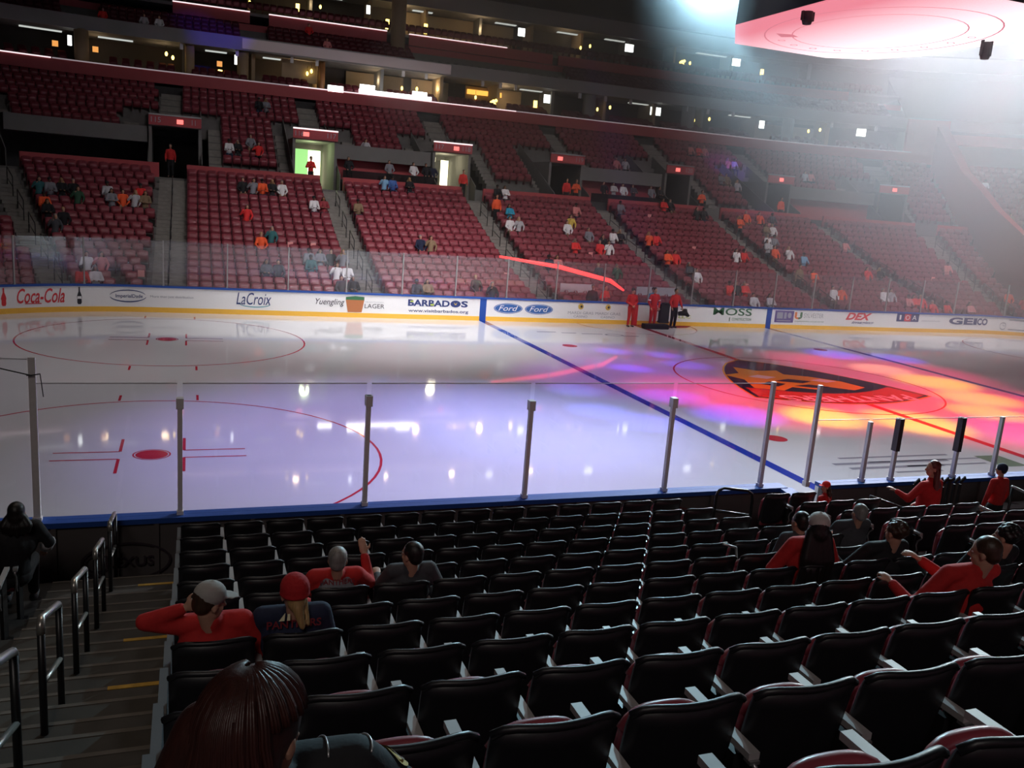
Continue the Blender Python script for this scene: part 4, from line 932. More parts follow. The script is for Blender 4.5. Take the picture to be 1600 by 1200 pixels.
# ---------------------------------------------------------------- people
SK = {n: mat('skin_'+n, c, .55, var=.06, scale=12) for n, c in dict(light=(.48, .26, .18), tan=(.33, .17, .10), dark=(.14, .07, .045)).items()}
CL = {n: mat('cloth_'+n, c, .85, var=.18, scale=25, bump=.3) for n, c in dict(teal=(.03, .13, .14), grey=(.22, .22, .25), lgrey=(.48, .47, .5), dgrey=(.06, .06, .07), black=(.012, .012, .015), green=(.03, .09, .05), orange=(.95, .11, .03), red=(.75, .03, .03), dred=(.25, .03, .04), tan=(.25, .17, .10), white=(.75, .73, .74), pink=(.65, .22, .22), lblue=(.22, .42, .62), blue=(.06, .14, .4), navy=(.012, .018, .05), cyan=(.02, .33, .5), yellow=(.75, .55, .1), denim=(.03, .05, .10), maroon=(.20, .015, .02), redj=(.50, .018, .018)).items()}
HR = {n: mat('hair_'+n, c, .45, var=.6, scale=70, bump=.2, stretch=(1, 1, .06)) for n, c in dict(black=(.01, .008, .008), brown=(.045, .022, .012), auburn=(.045, .012, .009), blond=(.38, .24, .10), grey=(.22, .21, .20), redb=(.12, .02, .015)).items()}
eye_m = mat('eye_white', (.6, .58, .55), .2, var=0); lip_m = mat('lip', (.30, .09, .08), .5, var=0)
V = Vector
def hand(mb, wr, d, nrm, curl, side, k=1.0):
    d = V(d).normalized(); nrm = (V(nrm)-d*V(nrm).dot(d)).normalized(); lat = d.cross(nrm)
    c = V(wr)+d*.045*k
    T = Matrix((lat, d, nrm)).transposed().to_4x4()
    mb.ell(c, (.042*k, .055*k, .017*k), 12, T)
    for i, (o, L) in enumerate(zip((-.031, -.0105, .0105, .030), (.060, .072, .068, .052))):
        b = V(wr)+d*(.088-.004*abs(i-1.5))*k+lat*o*k; c1 = curl*.6; c2 = curl*1.6+.12*i*.3
        m1 = b+(d*math.cos(c1)+nrm*math.sin(c1))*L*.5*k; e = m1+(d*math.cos(c2)+nrm*math.sin(c2))*L*.5*k
        mb.rc(b-d*.02*k, m1, .0100*k, .0092*k, 8); mb.rc(m1, e, .0092*k, .0078*k, 8)
    b = V(wr)+d*.025*k+lat*side*.034*k; m1 = b+(lat*side*.75+d*.75+nrm*.25).normalized()*.035*k; e = m1+(lat*side*.25+d*.9+nrm*.3).normalized()*.032*k
    mb.rc(b-lat*side*.012*k, m1, .0125*k, .0105*k, 8); mb.rc(m1, e, .0105*k, .0085*k, 8)
def person(label, loc, rz, pose='sit', top='black', bottom='black', skin='light', hairc='brown', hair='short', hat=None, hatc=None, arms=None, hyaw=0, hpitch=0, htilt=0, lean=(0, 0), detail=0, group=None, wide=1.0, scale=1.0, knees=None, sleeves=1.0, name='person', hcurl=.7, feet=None):
    p = thing(name, label, 'person', loc, rz, group); p.scale = (scale*(.93 if pose == 'sit' and detail else 1),)*3
    lx, ly = lean
    if pose == 'sit':
        pel = V((0, .25, .49)); che = V((lx*.7, .155+ly*.7, .89)); shz = 1.065; nk = V((lx, .10+ly, 1.11)); hd = V((lx*1.2, .075+ly*1.25, 1.235))
        kn = knees or [(-.13, .66, .50), (.13, .66, .50)]; an = feet or [(-.13, .66, .09), (.13, .66, .09)]
    else:
        pel = V((0, 0, .93)); che = V((lx*.7, ly*.7, 1.30)); shz = 1.45; nk = V((lx, ly, 1.52)); hd = V((lx*1.1, ly*1.1+.02, 1.69))
        kn = knees or [(-.10, .02, .50), (.10, .02, .50)]; an = feet or [(-.11, -.02, .09), (.11, -.02, .09)]
    sh = [V((che.x-.17*wide, che.y, shz)), V((che.x+.17*wide, che.y, shz))]
    if arms is None:
        arms = [((-.27, .30, .78), (-.12, .52, .62)), ((.27, .30, .78), (.12, .52, .62))] if pose == 'sit' else [((-.26, .0, 1.16), (-.25, .08, .90)), ((.26, .0, 1.16), (.25, .08, .90))]
    vb = (.011, .016, .05)[0 if detail == 2 else 1 if detail else 2] if False else {0: .028, 1: .0105, 2: .008}[detail]
    vt = {0: .032, 1: .015, 2: .012}[detail]
    # body
    b = MB(); HM = Matrix.Rotation(R(-hyaw), 4, 'Z')@Matrix.Rotation(R(hpitch), 4, 'X')@Matrix.Rotation(R(htilt), 4, 'Y')
    def H(q): return hd+(HM.to_3x3()@V(q))
    b.ell(H((0, -.012, .035)), (.074, .093, .088), 18, HM); b.ell(H((0, .028, -.045)), (.056, .062, .075), 16, HM)
    b.ell(H((0, .05, -.09)), (.03, .028, .022), 10, HM)
    b.rc(H((0, .085, .015)), H((0, .106, -.022)), .010, .014, 8)
    for s in (-1, 1):
        b.ell(H((s*.075, -.005, -.01)), (.011, .020, .032), 10, HM); b.ell(H((s*.028, .078, .028)), (.02, .012, .008), 8, HM)
        b.ell(H((s*.035, .06, -.025)), (.022, .02, .02), 8, HM)
    b.rc(nk-V((0, .0, .06)), H((0, -.02, -.06)), .055, .050, 12)
    b.rc(pel, che, .12, .13, 14); b.rc(sh[0]+V((.02, 0, 0)), sh[1]-V((.02, 0, 0)), .055, .055, 12)
    for i, s in enumerate((-1, 1)):
        e, h_ = V(arms[i][0]), V(arms[i][1]); n1 = V(arms[i][2]) if len(arms[i]) > 2 else V((0, 0, -1)); cu = arms[i][3] if len(arms[i]) > 3 else hcurl
        b.rc(sh[i], e, .046, .040, 12); b.rc(e, h_, .038, .026, 12)
        if detail: hand(b, h_, (h_-e), n1, cu, -s)
        else: b.ell(h_+(h_-e).normalized()*.05, (.04, .05, .035), 8)
        k, a = V(kn[i]), V(an[i]); hp = pel+V((s*.09, 0, -.02))
        b.rc(hp, k, .078, .055, 12); b.rc(k, a, .052, .036, 12)
        ft = (a-V((0, 0, .0)))+V((0, .13, -.045)); b.rc(a-V((0, .03, .045)), ft, .038, .034, 10)
    body = remesh(b.build('body', SK[skin], p), vb, 2)
    # garment on the upper body
    t = MB(); wv = wide
    t.ell(pel+V((0, 0, .06)), (.165*wv, .135, .15), 16); t.rc(pel+V((0, 0, .1)), che, .145*wv, .15*wv, 16)
    t.ell(che+V((0, 0, .0)), (.19*wv, .14, .2), 18); t.rc(sh[0], sh[1], .068, .068, 14); t.rc(che+V((0, 0, .1)), nk-V((0, 0, .01)), .10, .068, 12)
    for i in (0, 1):
        e, h_ = V(arms[i][0]), V(arms[i][1]); t.rc(sh[i], e, .068, .058, 12)
        if sleeves > .5: t.rc(e, e.lerp(h_, .9), .056, .042, 12)
    o = remesh(t.build('jersey' if detail else 'shirt', CL[top], p), vt, 3 if detail else 1)
    t = MB()
    t.ell(pel-V((0, 0, .02)), (.172*wv, .145, .13), 14)
    for i, s in enumerate((-1, 1)):
        k, a = V(kn[i]), V(an[i]); hp = pel+V((s*.09, 0, -.02)); t.rc(hp, k, .098, .075, 12); t.rc(k, a.lerp(k, .08), .072, .055, 12)
    remesh(t.build('trousers', CL[bottom], p), vt, 2)
    if True:
        t = MB()
        for i, s in enumerate((-1, 1)):
            a = V(an[i]); t.rc(a-V((0, .035, .045)), a+V((0, .14, -.048)), .046, .040, 10)
        if detail: remesh(t.build('shoes', CL['dgrey'], p), vt, 1)
    # hair
    if hair != 'bald':
        t = MB()
        t.ell(H((0, -.026, .045)), (.084, .096, .092), 18, HM)
        if hair == 'short': t.ell(H((0, -.055, .0)), (.074, .062, .075), 14, HM)
        if hair == 'curly':
            for q in range(26):
                a = q*2.399; zz = 1-(q/26)*1.15; rr = math.sqrt(max(0, 1-zz*zz)); t.ell(H((.078*rr*math.cos(a), -.03+.088*rr*math.sin(a), .045+.085*zz)), (.026,)*3, 8)
        if hair in ('long', 'bob', 'verylong'):
            L = {'long': .30, 'bob': .16, 'verylong': .46}[hair]
            t.ell(H((0, -.05, -.02)), (.090, .075, .10), 16, HM)
            for x in (-.065, -.035, 0, .035, .065):
                a = H((x, -.055, -.03)); e = V((a.x+x*.7, min(a.y-.02, che.y-.10), a.z-L-.02*math.cos(x*40))); md = a.lerp(e, .5)+V((x*.3, -.015, 0))
                t.rc(a, md, .045, .048, 10); t.rc(md, e, .048, .022, 10)
        if hair == 'ponytail':
            t.ell(H((0, -.06, -.03)), (.06, .06, .06), 12, HM); a = H((0, -.09, -.05)); t.rc(a, a+V((.03, -.03, -.12)), .038, .02, 10); t.rc(H((.06, -.02, -.04)), a+V((.07, -.01, -.12)), .025, .012, 8)
        remesh(t.build('hair', HR[hairc], p), {0: .022, 1: .010, 2: .008}[detail], 2)
    if hat:
        t = MB(); 
        if hat == 'beanie': t.ell(H((0, -.02, .055)), (.094, .106, .098), 18, HM); t.ell(H((0, -.02, .02)), (.097, .109, .03), 18, HM)
        else:
            t.ell(H((0, -.015, .06)), (.091, .104, .085), 18, HM); yb = 1 if hat == 'cap' else -1
            t.ell(H((0, yb*.12-.01, .045)), (.068, .075, .009), 14, HM); t.ell(H((0, -.015, .146)), (.012, .012, .006), 8, HM)
        remesh(t.build('hat', hatc, p), .009 if detail else .022, 1)
    if detail:
        for s in (-1, 1):
            t = MB(); t.ell(H((s*.028, .072, .012)), (.011, .010, .009), 10, HM); t.build('eye', eye_m, p)
        t = MB(); t.ell(H((0, .087, -.058)), (.022, .008, .007), 10, HM); t.build('mouth', lip_m, p)
    p['_hd'] = tuple(hd); del p['_hd']
    return p, H, che
def back_text(p, txt, m, z, w_, h_, y0, bold=.02, nm='lettering', arc=0.0, xc=0.0):
    mb = MB(); js = [c for c in p.children if c.name.startswith('jersey')]
    def g(u, v):
        best = .05
        for j_ in js:
            ok, loc, nn, fi = j_.ray_cast(V((u+xc, -1, v)), V((0, 1, 0)))
            if ok: best = min(best, loc.y)
        return V((u+xc, best-.006, v))
    put_text(mb, txt, (-w_/2, w_/2, z, z+h_), g, bold)
    return mb.build(nm, m, js[0] if js else p)

# ---- spectators across the ice
PR = {}
def far_proto(key, **kw):
    p, H, c = person('', (0, 0, 0), 0, detail=0, **kw); PR[key] = p; return p
far_proto('a', hair='short'); far_proto('b', hair='bob', arms=[((-.25, .33, .80), (.05, .42, .80)), ((.25, .33, .80), (-.05, .42, .78))]); far_proto('c', hair='short', hat='cap', hatc=CL['black'], arms=[((-.24, .45, .72), (-.08, .62, .75)), ((.24, .45, .72), (.08, .62, .75))], lean=(.02, .12))
far_proto('d', hair='long', arms=[((-.30, .3, .82), (-.2, .5, .62)), ((.28, .35, .86), (.10, .42, 1.08))], lean=(-.05, 0))
far_proto('s', pose='stand', hair='short'); far_proto('t', pose='stand', hair='short', arms=[((-.30, .0, 1.18), (-.10, .2, 1.22)), ((.30, .0, 1.18), (.10, .2, 1.22))])
used_pr = set()
def far_person(key, loc, rz, top, bottom, hairc, skin, label, group=None):
    src = PR[key]
    if key not in used_pr: used_pr.add(key); o = src
    else: o = copy_tree(src)
    o.location = loc; o.rotation_euler = (0, 0, rz); tag(o, label, 'person', group)
    for c in o.children:
        n_ = c.name.split('.')[0]; m = {'body': SK[skin], 'shirt': CL[top], 'trousers': CL[bottom], 'hair': HR[hairc]}.get(n_)
        if m: c.material_slots[0].link = 'OBJECT'; c.material_slots[0].material = m
    return o
CN = dict(teal='dark teal', grey='grey', lgrey='pale grey', dgrey='charcoal', black='black', green='dark green', orange='orange', red='red', dred='dark red', tan='tan', white='white', pink='pinkish', lblue='light blue', blue='blue', navy='navy', cyan='bright blue', yellow='yellow')
rows_ = {}
lab_seen = {}
for i, (q, c) in enumerate(snap): rows_.setdefault((q[0], q[1]), []).append((q[3], i))
for i, (q, c) in enumerate(snap):
    n_, k, ci, s, loc, a = q
    mates = sorted(rows_[(n_, k)]); pos = [m_[1] for m_ in mates].index(i)
    if n_ == 'U':
        near = min(range(len(VOM)), key=lambda v: abs((VOM[v][0]+VOM[v][1])/2-s)); where = '%s upper row, %s of entrance %s' % (nth[k], 'left' if s < (VOM[near][0]+VOM[near][1])/2 else 'right', ENT[near])
    else: where = '%s row, %s' % (nth[k], SECT[n_])
    tot = len(mates); who = '' if tot == 1 else ' %s from left,' % nth[pos]
    lab = '%s-topped spectator,%s %s' % (CN[c].replace(' ', '-'), who, where)
    key = 'abcd'[(i*7+3) % 4]
    far_person(key, V(loc)-V((math.sin(-a)*0, 0, 0)), math.pi+a, c, ['black', 'denim', 'dgrey', 'tan'][i % 4], ['black', 'brown', 'blond', 'grey', 'brown'][i % 5], ['light', 'light', 'tan', 'dark'][(i*3) % 4], lab)
for (x, y, z, c, lab) in [(-8.94, 29.2, 5.9, 'grey', 'first from the left'), (-11.4, 29.2, 5.9, 'black', 'alone at the far left end'), (-7.44, 29.2, 5.9, 'white', 'second from the left'), (-6.7, 29.0, 5.9, 'black', 'third from the left'), (-6.2, 29.3, 5.9, 'navy', 'nearest the entrance marked 117')]:
    far_person('a', (x, y+.2, z), math.pi, c, 'black', 'brown', 'light', '%s-topped person on the platform above the BARBADOS block, %s' % (CN[c], lab))
for j, (x, c) in enumerate([(5.48, 'black'), (6.19, 'lgrey'), (6.91, 'white'), (7.66, 'dgrey'), (9.02, 'grey'), (9.7, 'black')]):
    far_person('ab'[j % 2], (x, 29.4, 5.75), math.pi, c, 'black', 'brown', 'light', '%s-topped person on the platform above the MOSS block, %s from left' % (CN[c], nth[j]))
# raised decks carrying those people
mb = MB(); pbox(mb, -12.0, -6.35, 23.6, 25.9, 5.25, 5.9); pbox(mb, 4.0, 9.9, 23.6, 25.9, 5.25, 5.75); pbox(mb, 20.6, 27.5, 23.6, 25.9, 5.25, 5.7)
mb_ = mb; tag(mb.build('grandstand_platforms', concrete_d), kind='structure')
mb = MB()
for a, b, z in ((-11.9, -6.4, 5.9), (4.1, 9.8, 5.75)): pbox(mb, a, b, 23.7, 23.73, z, z+.55)
tag(mb.build('wall_platform_glass', glassmat('tinted_glass', (.25, .25, .27), .06, .02)), kind='structure')
for j, (x, y, z, c, key, lab) in enumerate([(-3.3, 25.2, fz(13)-.87+.05, 'orange', 's', 'steward in orange top standing on the stairs right of the BARBADOS block'), (2.35, 28.2, 5.27, 'red', 's', 'steward in red top at the entrance above the casino adverts, left of two'), (3.15, 28.5, 5.27, 'orange', 't', 'steward in orange top at the entrance above the casino adverts, right of two'), (12.3, 28.1, 5.27, 'orange', 't', 'steward in orange top before the grey wall above the MOSS block'), (-4.35, 28.9, 5.27, 'red', 's', 'steward in red top beside the white-lit entrance'), (-13.65, 28.9, 5.27, 'red', 't', 'steward in red top in the green-lit entrance'), (-21.3, 28.6, 5.27, 'redj', 's', 'steward in red top in the dark entrance at the left'), (18.9, 28.3, 5.27, 'orange', 's', 'steward in orange top in the entrance right of the violet-lit seats'), (13.0, 17.7, fz(4)-.87+.05, 'tan', 's', 'person in tan top standing on the stairs right of the MOSS block')]):
    far_person(key, (x, y, z), math.pi+(.4 if j == 5 else 0), c, 'black', 'black', 'light', lab)
for j, (s, m_, c, lab) in enumerate([(-24.4, 0, 'red', 'club spectator in red top at the upper left beside the club stairs'), (-22.73, 0, 'lgrey', 'club spectator in pale grey top at upper left, left one of a pair'), (-22.1, 0, 'white', 'club spectator in white top at upper left, right one of a pair'), (-12.3, 3, 'red', 'club spectator in red top below the upper red wall, higher one'), (-11.3, 0, 'pink', 'club spectator in pinkish top just above the ribbon board')]):
    far_person('a', W(s, 36.45+.75*m_, 14.15+.38*m_), math.pi, c, 'black', 'brown', 'light', lab)
# people on the far bench
mb = MB(); mb.box(-3.25, -1.4, 14.78, 14.84, .3, 1.68); tag(mb.build('bench_screen', mat('screen_white', (.5, .5, .55), .5)), 'pale screen behind the far bench, left one', 'screen', 'screens behind the far bench')
mb = MB(); mb.box(.95, 3.2, 14.78, 14.84, .3, 1.68); tag(mb.build('bench_screen', mat('screen_white', (.5, .5, .55), .5)), 'pale screen behind the far bench, right one', 'screen', 'screens behind the far bench')
far_person('s', (-2.0, 13.7, -.02), math.pi*.9, 'black', 'black', 'black', 'tan', 'person in black behind the far boards left of the men on the ice')
far_person('t', (-1.3, 13.75, -.02), math.pi*1.1, 'red', 'black', 'redb', 'light', 'person in red behind the far boards just left of the men on the ice')
far_person('s', (1.25, 13.6, -.02), math.pi, 'cyan', 'black', 'black', 'light', 'person in bright blue behind the far boards between the men on the ice')
# red light streak across the far glass, added as a glowing tube
mb = MB(); mb.tube([(-7.05, 13.2, 2.93), (-4.1, 13.2, 2.6), (-1.35, 13.2, 2.05), (-.6, 13.2, 1.62)], [.05, .10, .10, .05], 8)
tag(mb.build('red_streak', emis('streak_red', (1, .05, .05), 2.2)), 'glowing red streak of light slanting across the glass above the blue oval adverts', 'light')

# men on the ice
p, H, c = person('man in red overalls and red cap standing on the ice, left one of three', (-.6, 12.2, 0), math.pi, 'stand', 'redj', 'redj', hat='beanie', hatc=CL['dgrey'], detail=1, arms=[((-.27, -.02, 1.16), (-.05, .16, 1.02)), ((.27, -.02, 1.16), (.05, .16, 1.0))], scale=1.02)
p, H, c = person('man in red overalls with white sleeve bands standing on the ice, middle one of three', (.55, 12.15, 0), math.pi, 'stand', 'redj', 'redj', hair='short', hairc='black', detail=1, arms=[((-.27, .0, 1.16), (-.2, .12, .92)), ((.27, .0, 1.16), (.2, .12, .92))], scale=1.06)
for s in (-1, 1):
    mb = MB(); mb.tube([(s*.245, 0, 1.27), (s*.25, 0, 1.22)], .068, 12); mb.build('sleeve_band', CL['white'], p)
p, H, c = person('man in red jacket holding dark gear on the ice, right one of three', (1.72, 12.2, 0), math.pi*1.05, 'stand', 'redj', 'black', hair='short', hairc='black', skin='tan', detail=1, arms=[((-.30, .02, 1.17), (-.30, .18, .95)), ((.30, .02, 1.17), (.30, .2, .95))], scale=1.06)
mb = MB(); mb.box(-.28, .22, -.02, .25, .0, .07); mb.box(-.26, .2, 0, .23, .07, .9)
mb.ell((0, .1, .92), (.22, .14, .08), 12); tag(mb.build('equipment_case', rubber, loc=(1.15, 12.0, .25)), 'black upright case held between the middle and right men on the ice', 'case')
mb = MB(); mb.tube([(0, 0, 0), (.35, -.1, .05), (.5, -.15, -.1)], [.10, .14, .06], 10); mb.ell((.3, -.1, .15), (.12, .1, .12), 10); tag(mb.build('camera_gear', rubber, loc=(1.75, 11.85, .75)), 'black camera-like gear in the hands of the right man on the ice', 'camera')
mb = MB(); mb.box(-.62, .62, -.2, .2, .0, .22)
for z in (.04, .1, .16): mb.box(-.64, .64, -.22, .22, z, z+.03)
tag(mb.build('folded_mat', rubber, loc=(.52, 11.75, .012)), 'black folded mat lying on the ice before the men', 'mat')
mb = MB(); mb.add([(.1, 12.9, .013), (3.2, 12.9, .013), (2.6, 12.35, .013), (1.4, 12.1, .013), (.3, 12.3, .013), (.1, 12.9, .003), (3.2, 12.9, .003), (2.6, 12.35, .003), (1.4, 12.1, .003), (.3, 12.3, .003)], [(4, 3, 2, 1, 0), (5, 6, 7, 8, 9), (0, 1, 6, 5), (1, 2, 7, 6), (2, 3, 8, 7), (3, 4, 9, 8), (4, 0, 5, 9)])
tag(mb.build('floor_mat', mat('mat_red', (.32, .02, .02), .8)), 'dark red mat on the ice at the far boards under the right man', 'mat')

# ---- near spectators
def seat_loc(c, k, dx=0): return (-20.19+.5*c+dx, ny(k)+.05, nz(k))
cap_grey = mat('cap_grey', (.36, .34, .32), .8, var=.1); cap_red = mat('cap_red', (.42, .01, .015), .85, var=.2, scale=50, bump=.4); cap_wht = mat('cap_white', (.5, .45, .43), .8)
D1 = 1
p, H, c = person('man in red jacket and grey cap, elbow raised, seated beside the stairs', seat_loc(0, 7, .0), 0, top='redj', bottom='denim', hair='short', hairc='brown', hat='cap', hatc=cap_grey, hyaw=62, hpitch=-12, htilt=4, lean=(-.02, .0), detail=D1, wide=1.12,
    arms=[((-.40, .16, 1.10), (-.17, .10, 1.20), (0, 1, 0), 1.0), ((.33, .22, .80), (.2, .45, .66))])
mb = MB(); HM = None
p, H, c = person('fan in red knit cap and navy jersey, seated right of the grey-capped man', seat_loc(1, 7, -.05), 0, top='navy', bottom='dgrey', hair='ponytail', hairc='blond', hat='beanie', hatc=cap_red, hyaw=-8, lean=(0, .02), detail=D1, wide=1.1)
back_text(p, 'PANTHERS', mat('letter_dimred', (.22, .02, .03), .7, var=0), 1.03, .34, .055, .245, .02)
mb = MB(); mb.add([(-.10, .01, 1.10), (-.065, .01, 1.10), (-.06, .02, 1.15), (-.10, .01, 1.10), (-.05, .01, 1.10), (-.03, .01, 1.10), (-.03, .02, 1.14), (-.045, .02, 1.14)], [(0, 1, 2), (4, 5, 6, 7)]); mb.build('collar_patch', mat('patch_pale', (.8, .78, .5), .6), p)['label'] = 'pale reflective patch at the collar'
p, H, c = person('grey-haired man in red and grey jersey raising his right hand', seat_loc(2, 5, -.02), 0, top='redj', bottom='denim', hair='short', hairc='grey', hyaw=12, detail=D1, wide=1.1,
    arms=[((-.30, .28, .80), (-.15, .5, .64)), ((.34, .34, .88), (.30, .44, 1.12), (0, 1, 0), .35)])
t = MB(); t.ell(V((0, .125, .92)), (.178, .137, .17), 16); t.rc(V((-.11, .155, 1.06)), V((.11, .155, 1.06)), .067, .067, 12); remesh(t.build('jersey_yoke', CL['grey'], p), .014, 2)['label'] = 'grey back panel of the red jersey'
back_text(p, 'PANTHERS', mat('letter_dimred', (.22, .02, .03), .7, var=0), 1.03, .30, .045, .215, .02)
p, H, c = person('dark-haired man in dark jacket looking left, seated right of the grey-haired man', seat_loc(3, 5, .14), 0, top='dgrey', bottom='black', hair='short', hairc='black', hyaw=-35, detail=D1, lean=(-.05, .0), arms=[((-.28, .36, .82), (-.26, .54, .86), (0, 0, -1), .5), ((.30, .3, .78), (.13, .5, .64))])
# woman right in front
p, H, c = person('woman with long auburn hair and black jersey, back turned, closest to the camera', seat_loc(0, 11, .07), 0, top='black', bottom='black', hair='verylong', hairc='auburn', hyaw=38, hpitch=-4, htilt=-4, detail=2, scale=1.06, lean=(-.07, -.02), wide=1.02, arms=[((-.32, .3, .80), (-.15, .5, .62)), ((.34, .26, .82), (.18, .5, .66))])
t = MB(); HW = Matrix.Rotation(R(-38), 4, 'Z')
pass
old = [q for q in p.children if q.name.startswith('hair')][0]; bpy.data.objects.remove(old)
t.ell(H((0, -.02, .035)), (.090, .114, .108), 22, HW)
for x in (-.09, -.065, -.04, -.015, .01, .03):
    a = H((x*.8, -.06, .02)); m1 = H((x*1.25-.01, -.085, -.12)); e = V((x*2.0-.13, .02, .80))
    t.rc(a, m1, .062, .066, 12); t.rc(m1, e, .066, .045, 12)
remesh(t.build('hair', HR['auburn'], p), .008, 14)
shx = .17*1.06+c.x
jz = [q for q in p.children if q.name.startswith('jersey')][0]
def near_(q, off=.004):
    ok, loc, nn, fi = jz.closest_point_on_mesh(q); return loc+nn*off
mb = MB()
for dx in (-.085, .03):
    mb.tube([near_(V((shx+dx+.02*math.sin(t*2), .33-.25*t, 1.16)), .003) for t in [i/9 for i in range(10)]], .0022, 6)
mb.build('piping', mat('silver_piping', (.5, .5, .5), .3, metal=.6), p)
def sf(u, v):
    a = V((shx, .19, 1.04)).lerp(V((.34, .26, .82)), v); t_ = u/.07
    return near_(a+V((.75, .15, .65)).normalized()*.09*math.cos(t_)+V((-.1, 1, 0))*(.09*math.sin(t_)))
sfp = sf
mb = MB(); disc(mb, .0, .22, .045, .16, sfp, 24); mb.build('shoulder_crest', A_gold, p)['label'] = 'gold crest on the shoulder'
mb = MB(); disc(mb, .0, .22, .032, .1, lambda u, v: sf(u, v)+V((.002, 0, .002)), 20, .012); disc(mb, .01, .15, .018, .05, lambda u, v: sf(u, v)+V((.003, 0, .003)), 10); mb.build('crest_outline', mat('crest_brown', (.12, .07, .03), .6), p)
mb = MB()
for i in range(120):
    ph = R(-125+275*(i+.5)/120); pts = []
    r1 = .095+.004*math.sin(i*5.1)
    for q in range(7):
        th = R(6+(14 if ph < R(62) else 12.5)*q); pts.append(H((HW.to_3x3()@V((r1*math.sin(th)*math.sin(ph), -.02-(.122)*math.sin(th)*math.cos(ph), .035+.112*math.cos(th))))) if False else H((r1*math.sin(th)*math.sin(ph), -.02-.122*math.sin(th)*math.cos(ph), .035+.112*math.cos(th))))
    a = pts[-1]; k_ = math.sin(ph)
    if -100 < math.degrees(ph) < 62:
        e = V((a.x+k_*.05-.03+.02*math.sin(i*3.7), a.y-.03+.01*math.sin(i*2.1), .84+.05*math.sin(i*1.3)))
        pts += [a.lerp(e, .3)+V((k_*.02, -.012, 0)), a.lerp(e, .65)+V((k_*.02, -.015, 0)), e]
    mb.tube(pts, .0045, 5)
mb.build('hair_strands', HR['auburn'], p)
for i in range(6):
    mb = MB(); 
    for j in range(2):
        if (i+j) % 2: rect(mb, -.09+.03*i, -.06+.03*i, .5+.1*j, .6+.1*j, sfp, 2)
    mb.build('sleeve_check', CL['red'] if i % 2 else CL['white'], p)
p, H, c = person('dark-haired person in dark jacket seated left of the near stairs by the boards', (-22.12, ny(1)-.02, nz(1)+.06), 0, lean=(.08, 0), scale=1.1, top='black', bottom='black', hair='bob', hairc='black', detail=D1, wide=1.15, arms=[((-.3, .3, .8), (-.1, .5, .65)), ((.36, .24, .84), (.30, .38, .72))])
mb = MB(); mb.tube([(.355, .27, .84), (.31, .36, .74)], .066, 12); mb.build('cuff', CL['lgrey'], p)['label'] = 'pale striped cuff'
# group at the right
p, H, c = person('woman in white cap with long dark hair and red jersey, seated on the right', seat_loc(10, 6, -.02), 0, top='redj', bottom='black', hair='verylong', hairc='black', hat='cap', hatc=cap_wht, hyaw=25, detail=D1, scale=1.09, lean=(-.03, 0), sleeves=.4, arms=[((-.30, .26, .80), (-.12, .5, .64)), ((.36, .22, .74), (.50, .46, .72), (0, 0, -1), .4)])
back_text(p, 'FLORIDA', mat('letter_pinkish', (.5, .16, .14), .7, var=0), 1.03, .26, .06, .245, .03)
p, H, c = person('grey-haired man in black shirt seated two rows ahead of the white-capped woman', seat_loc(13, 4, .45), 0, top='dgrey', bottom='black', hair='short', hairc='grey', hyaw=5, detail=D1, wide=1.2)
p, H, c = person('person in charcoal top mostly hidden in front of the white-capped woman', seat_loc(11, 5, .12), 0, top='dgrey', bottom='black', hair='short', hairc='black', hyaw=-10, detail=D1, lean=(-.05, .12))
p, H, c = person('curly dark-haired man in black shirt holding a phone, seated right of the white-capped woman', seat_loc(11, 6, .30), 0, top='black', bottom='black', hair='curly', hairc='brown', hyaw=-8, detail=D1, wide=1.15, arms=[((-.30, .36, .76), (-.38, .52, .94), (.3, 1, 0), .9), ((.32, .3, .78), (.15, .5, .66))])
o = thing('mobile_phone', 'mobile phone held up by the curly-haired man', 'phone', (seat_loc(11, 6, .30)[0]-.37, ny(6)+.52, nz(6)+.97), R(12))
mb = MB(); mb.box(-.038, .038, -.005, .005, -.07, .07); mb.build('case', rubber, o)
mb = MB(); mb.box(-.034, .034, -.0065, -.0051, -.064, .064); mb.build('screen', emis('phone_screen', (.6, .35, .3), .5), o)['label'] = 'lit phone screen'
p, H, c = person('man in red shirt with dark hair and raised forearms, seated at the right edge', seat_loc(9, 8, .36), 0, top='redj', bottom='tan', hair='short', hairc='brown', hyaw=-30, hpitch=-8, detail=D1, wide=1.2, lean=(.04, .02), arms=[((-.34, .28, .76), (-.36, .50, .86), (0, 0, -1), .9), ((.18, .44, .84), (-.06, .56, 1.0), (0, .2, -1), .9)])
mb = MB(); mb.tube([(-.358, .46, .842), (-.36, .485, .855)], .036, 12); mb.build('wrist_watch', steel, p)['label'] = 'metal wrist watch'
p, H, c = person('person in black at the right edge behind the curly-haired man', seat_loc(11, 7, .60), 0, top='black', bottom='black', hair='curly', hairc='black', hyaw=-20, detail=D1, wide=1.2)
p, H, c = person('woman with long red-brown hair in red standing by the near glass', (-9.75, -15.15, .33), R(12), 'stand', 'redj', 'redj', hair='verylong', hairc='redb', hyaw=-60, detail=D1, wide=1.15, arms=[((-.36, .1, 1.22), (-.42, .28, 1.30), (0, 0, -1), .6), ((.30, .05, 1.15), (.16, .24, 1.05))], scale=1.0)
p, H, c = person('boy in dark knit hat and red jersey standing at the near glass', (-7.55, -14.5, .36), 0, 'stand', 'redj', 'black', hair='short', hairc='black', hat='beanie', hatc=CL['navy'], hyaw=-30, detail=D1, scale=.80)
p, H, c = person('small child in red with red cap by the open gate', (-11.0, -14.35, .36), R(20), 'stand', 'redj', 'black', hair='bob', hairc='brown', hat='cap', hatc=CL['red'], hyaw=-70, detail=D1, scale=.68)
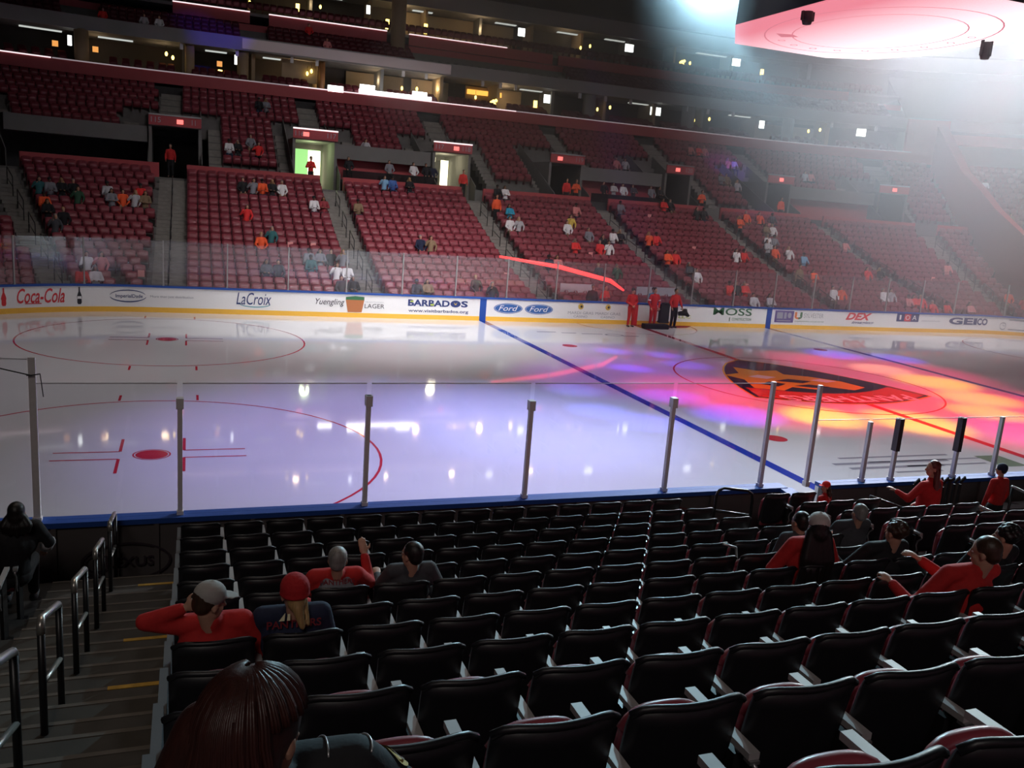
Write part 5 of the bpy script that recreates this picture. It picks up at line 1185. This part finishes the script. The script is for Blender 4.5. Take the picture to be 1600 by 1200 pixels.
# sticks, bottles and the thin stand
o = thing('stick_rack', 'rack of dark hockey sticks by the near glass right of the standing woman', 'rack', (-7.9, -13.75, .0))
mb = MB(); mb.box(-.8, .5, -.06, .06, .55, .62); mb.box(-.8, .5, -.06, .06, .1, .16); mb.box(-.8, -.74, -.08, .08, 0, .62); mb.box(.44, .5, -.08, .08, 0, .62); mb.build('frame', rubber, o)
for i in range(9):
    x = -.7+.13*i; mb = MB(); mb.box(x-.018, x+.018, -.02, .02, .05, 1.25+.08*math.sin(i*2.3)); mb.bar((x, 0, 1.25), (x+.12, .02, 1.33), .02, .06); mb.build('stick', rubber, o)
bt = None
for i, x in enumerate((-9.55, -9.45, -9.36, -9.1)):
    if bt is None:
        mb = MB(); mb.tube([(0, 0, 0), (0, 0, .15), (0, 0, .17), (0, 0, .20)], [.034, .034, .016, .014], 12); bt = mb.build('water_bottle', mat('bottle_white', (.7, .7, .7), .4)); o = bt
    else: o = bt.copy(); COL.objects.link(o)
    o.location = (x, -13.42, .62); tag(o, 'small white water bottle on the bench shelf, %s from the left' % nth[i], 'bottle', 'water bottles on the bench shelf')
mb = MB(); mb.box(-9.9, -4.5, -13.6, -13.25, .0, .62); tag(mb.build('bench_shelf', nback), 'dark low shelf behind the right near boards', 'shelf')
o = thing('crutch', 'thin grey metal crutch among the seats left of the white-capped woman', 'stand', (-14.95, ny(5)+.55, nz(5)))
mb = MB(); mb.tube([(.0, 0, 0), (-.10, .1, .75)], .012, 8); mb.build('shaft', steel, o)
mb = MB(); mb.tube([(-.10, .1, .75), (-.26, .1, .80)], .014, 8); mb.tube([(.0, 0, .5), (.12, 0, .36)], .010, 8); mb.build('handle', steel, o)

# ---------------------------------------------------------------- haze hanging in the right half of the hall
hm = bpy.data.materials.new('haze'); hm.use_nodes = True; nt = hm.node_tree; nt.nodes.clear()
ho = nt.nodes.new('ShaderNodeOutputMaterial'); hv = nt.nodes.new('ShaderNodeVolumeScatter'); hv.inputs['Color'].default_value = (.92, .95, 1, 1)
hv.inputs['Density'].default_value = .0085; hv.inputs['Anisotropy'].default_value = .55; nt.links.new(hv.outputs[0], ho.inputs['Volume'])
mb = MB(); mb.add([(-4, -10, .6), (60, -10, .6), (60, 46, .6), (-10, 46, .6), (-4, -10, 26), (60, -10, 26), (60, 46, 26), (-10, 46, 26)], [(3, 2, 1, 0), (4, 5, 6, 7), (0, 1, 5, 4), (1, 2, 6, 5), (2, 3, 7, 6), (3, 0, 4, 7)])
tag(mb.build('haze', hm), 'thin smoke haze hanging in the right half of the hall', 'haze', kind='stuff')
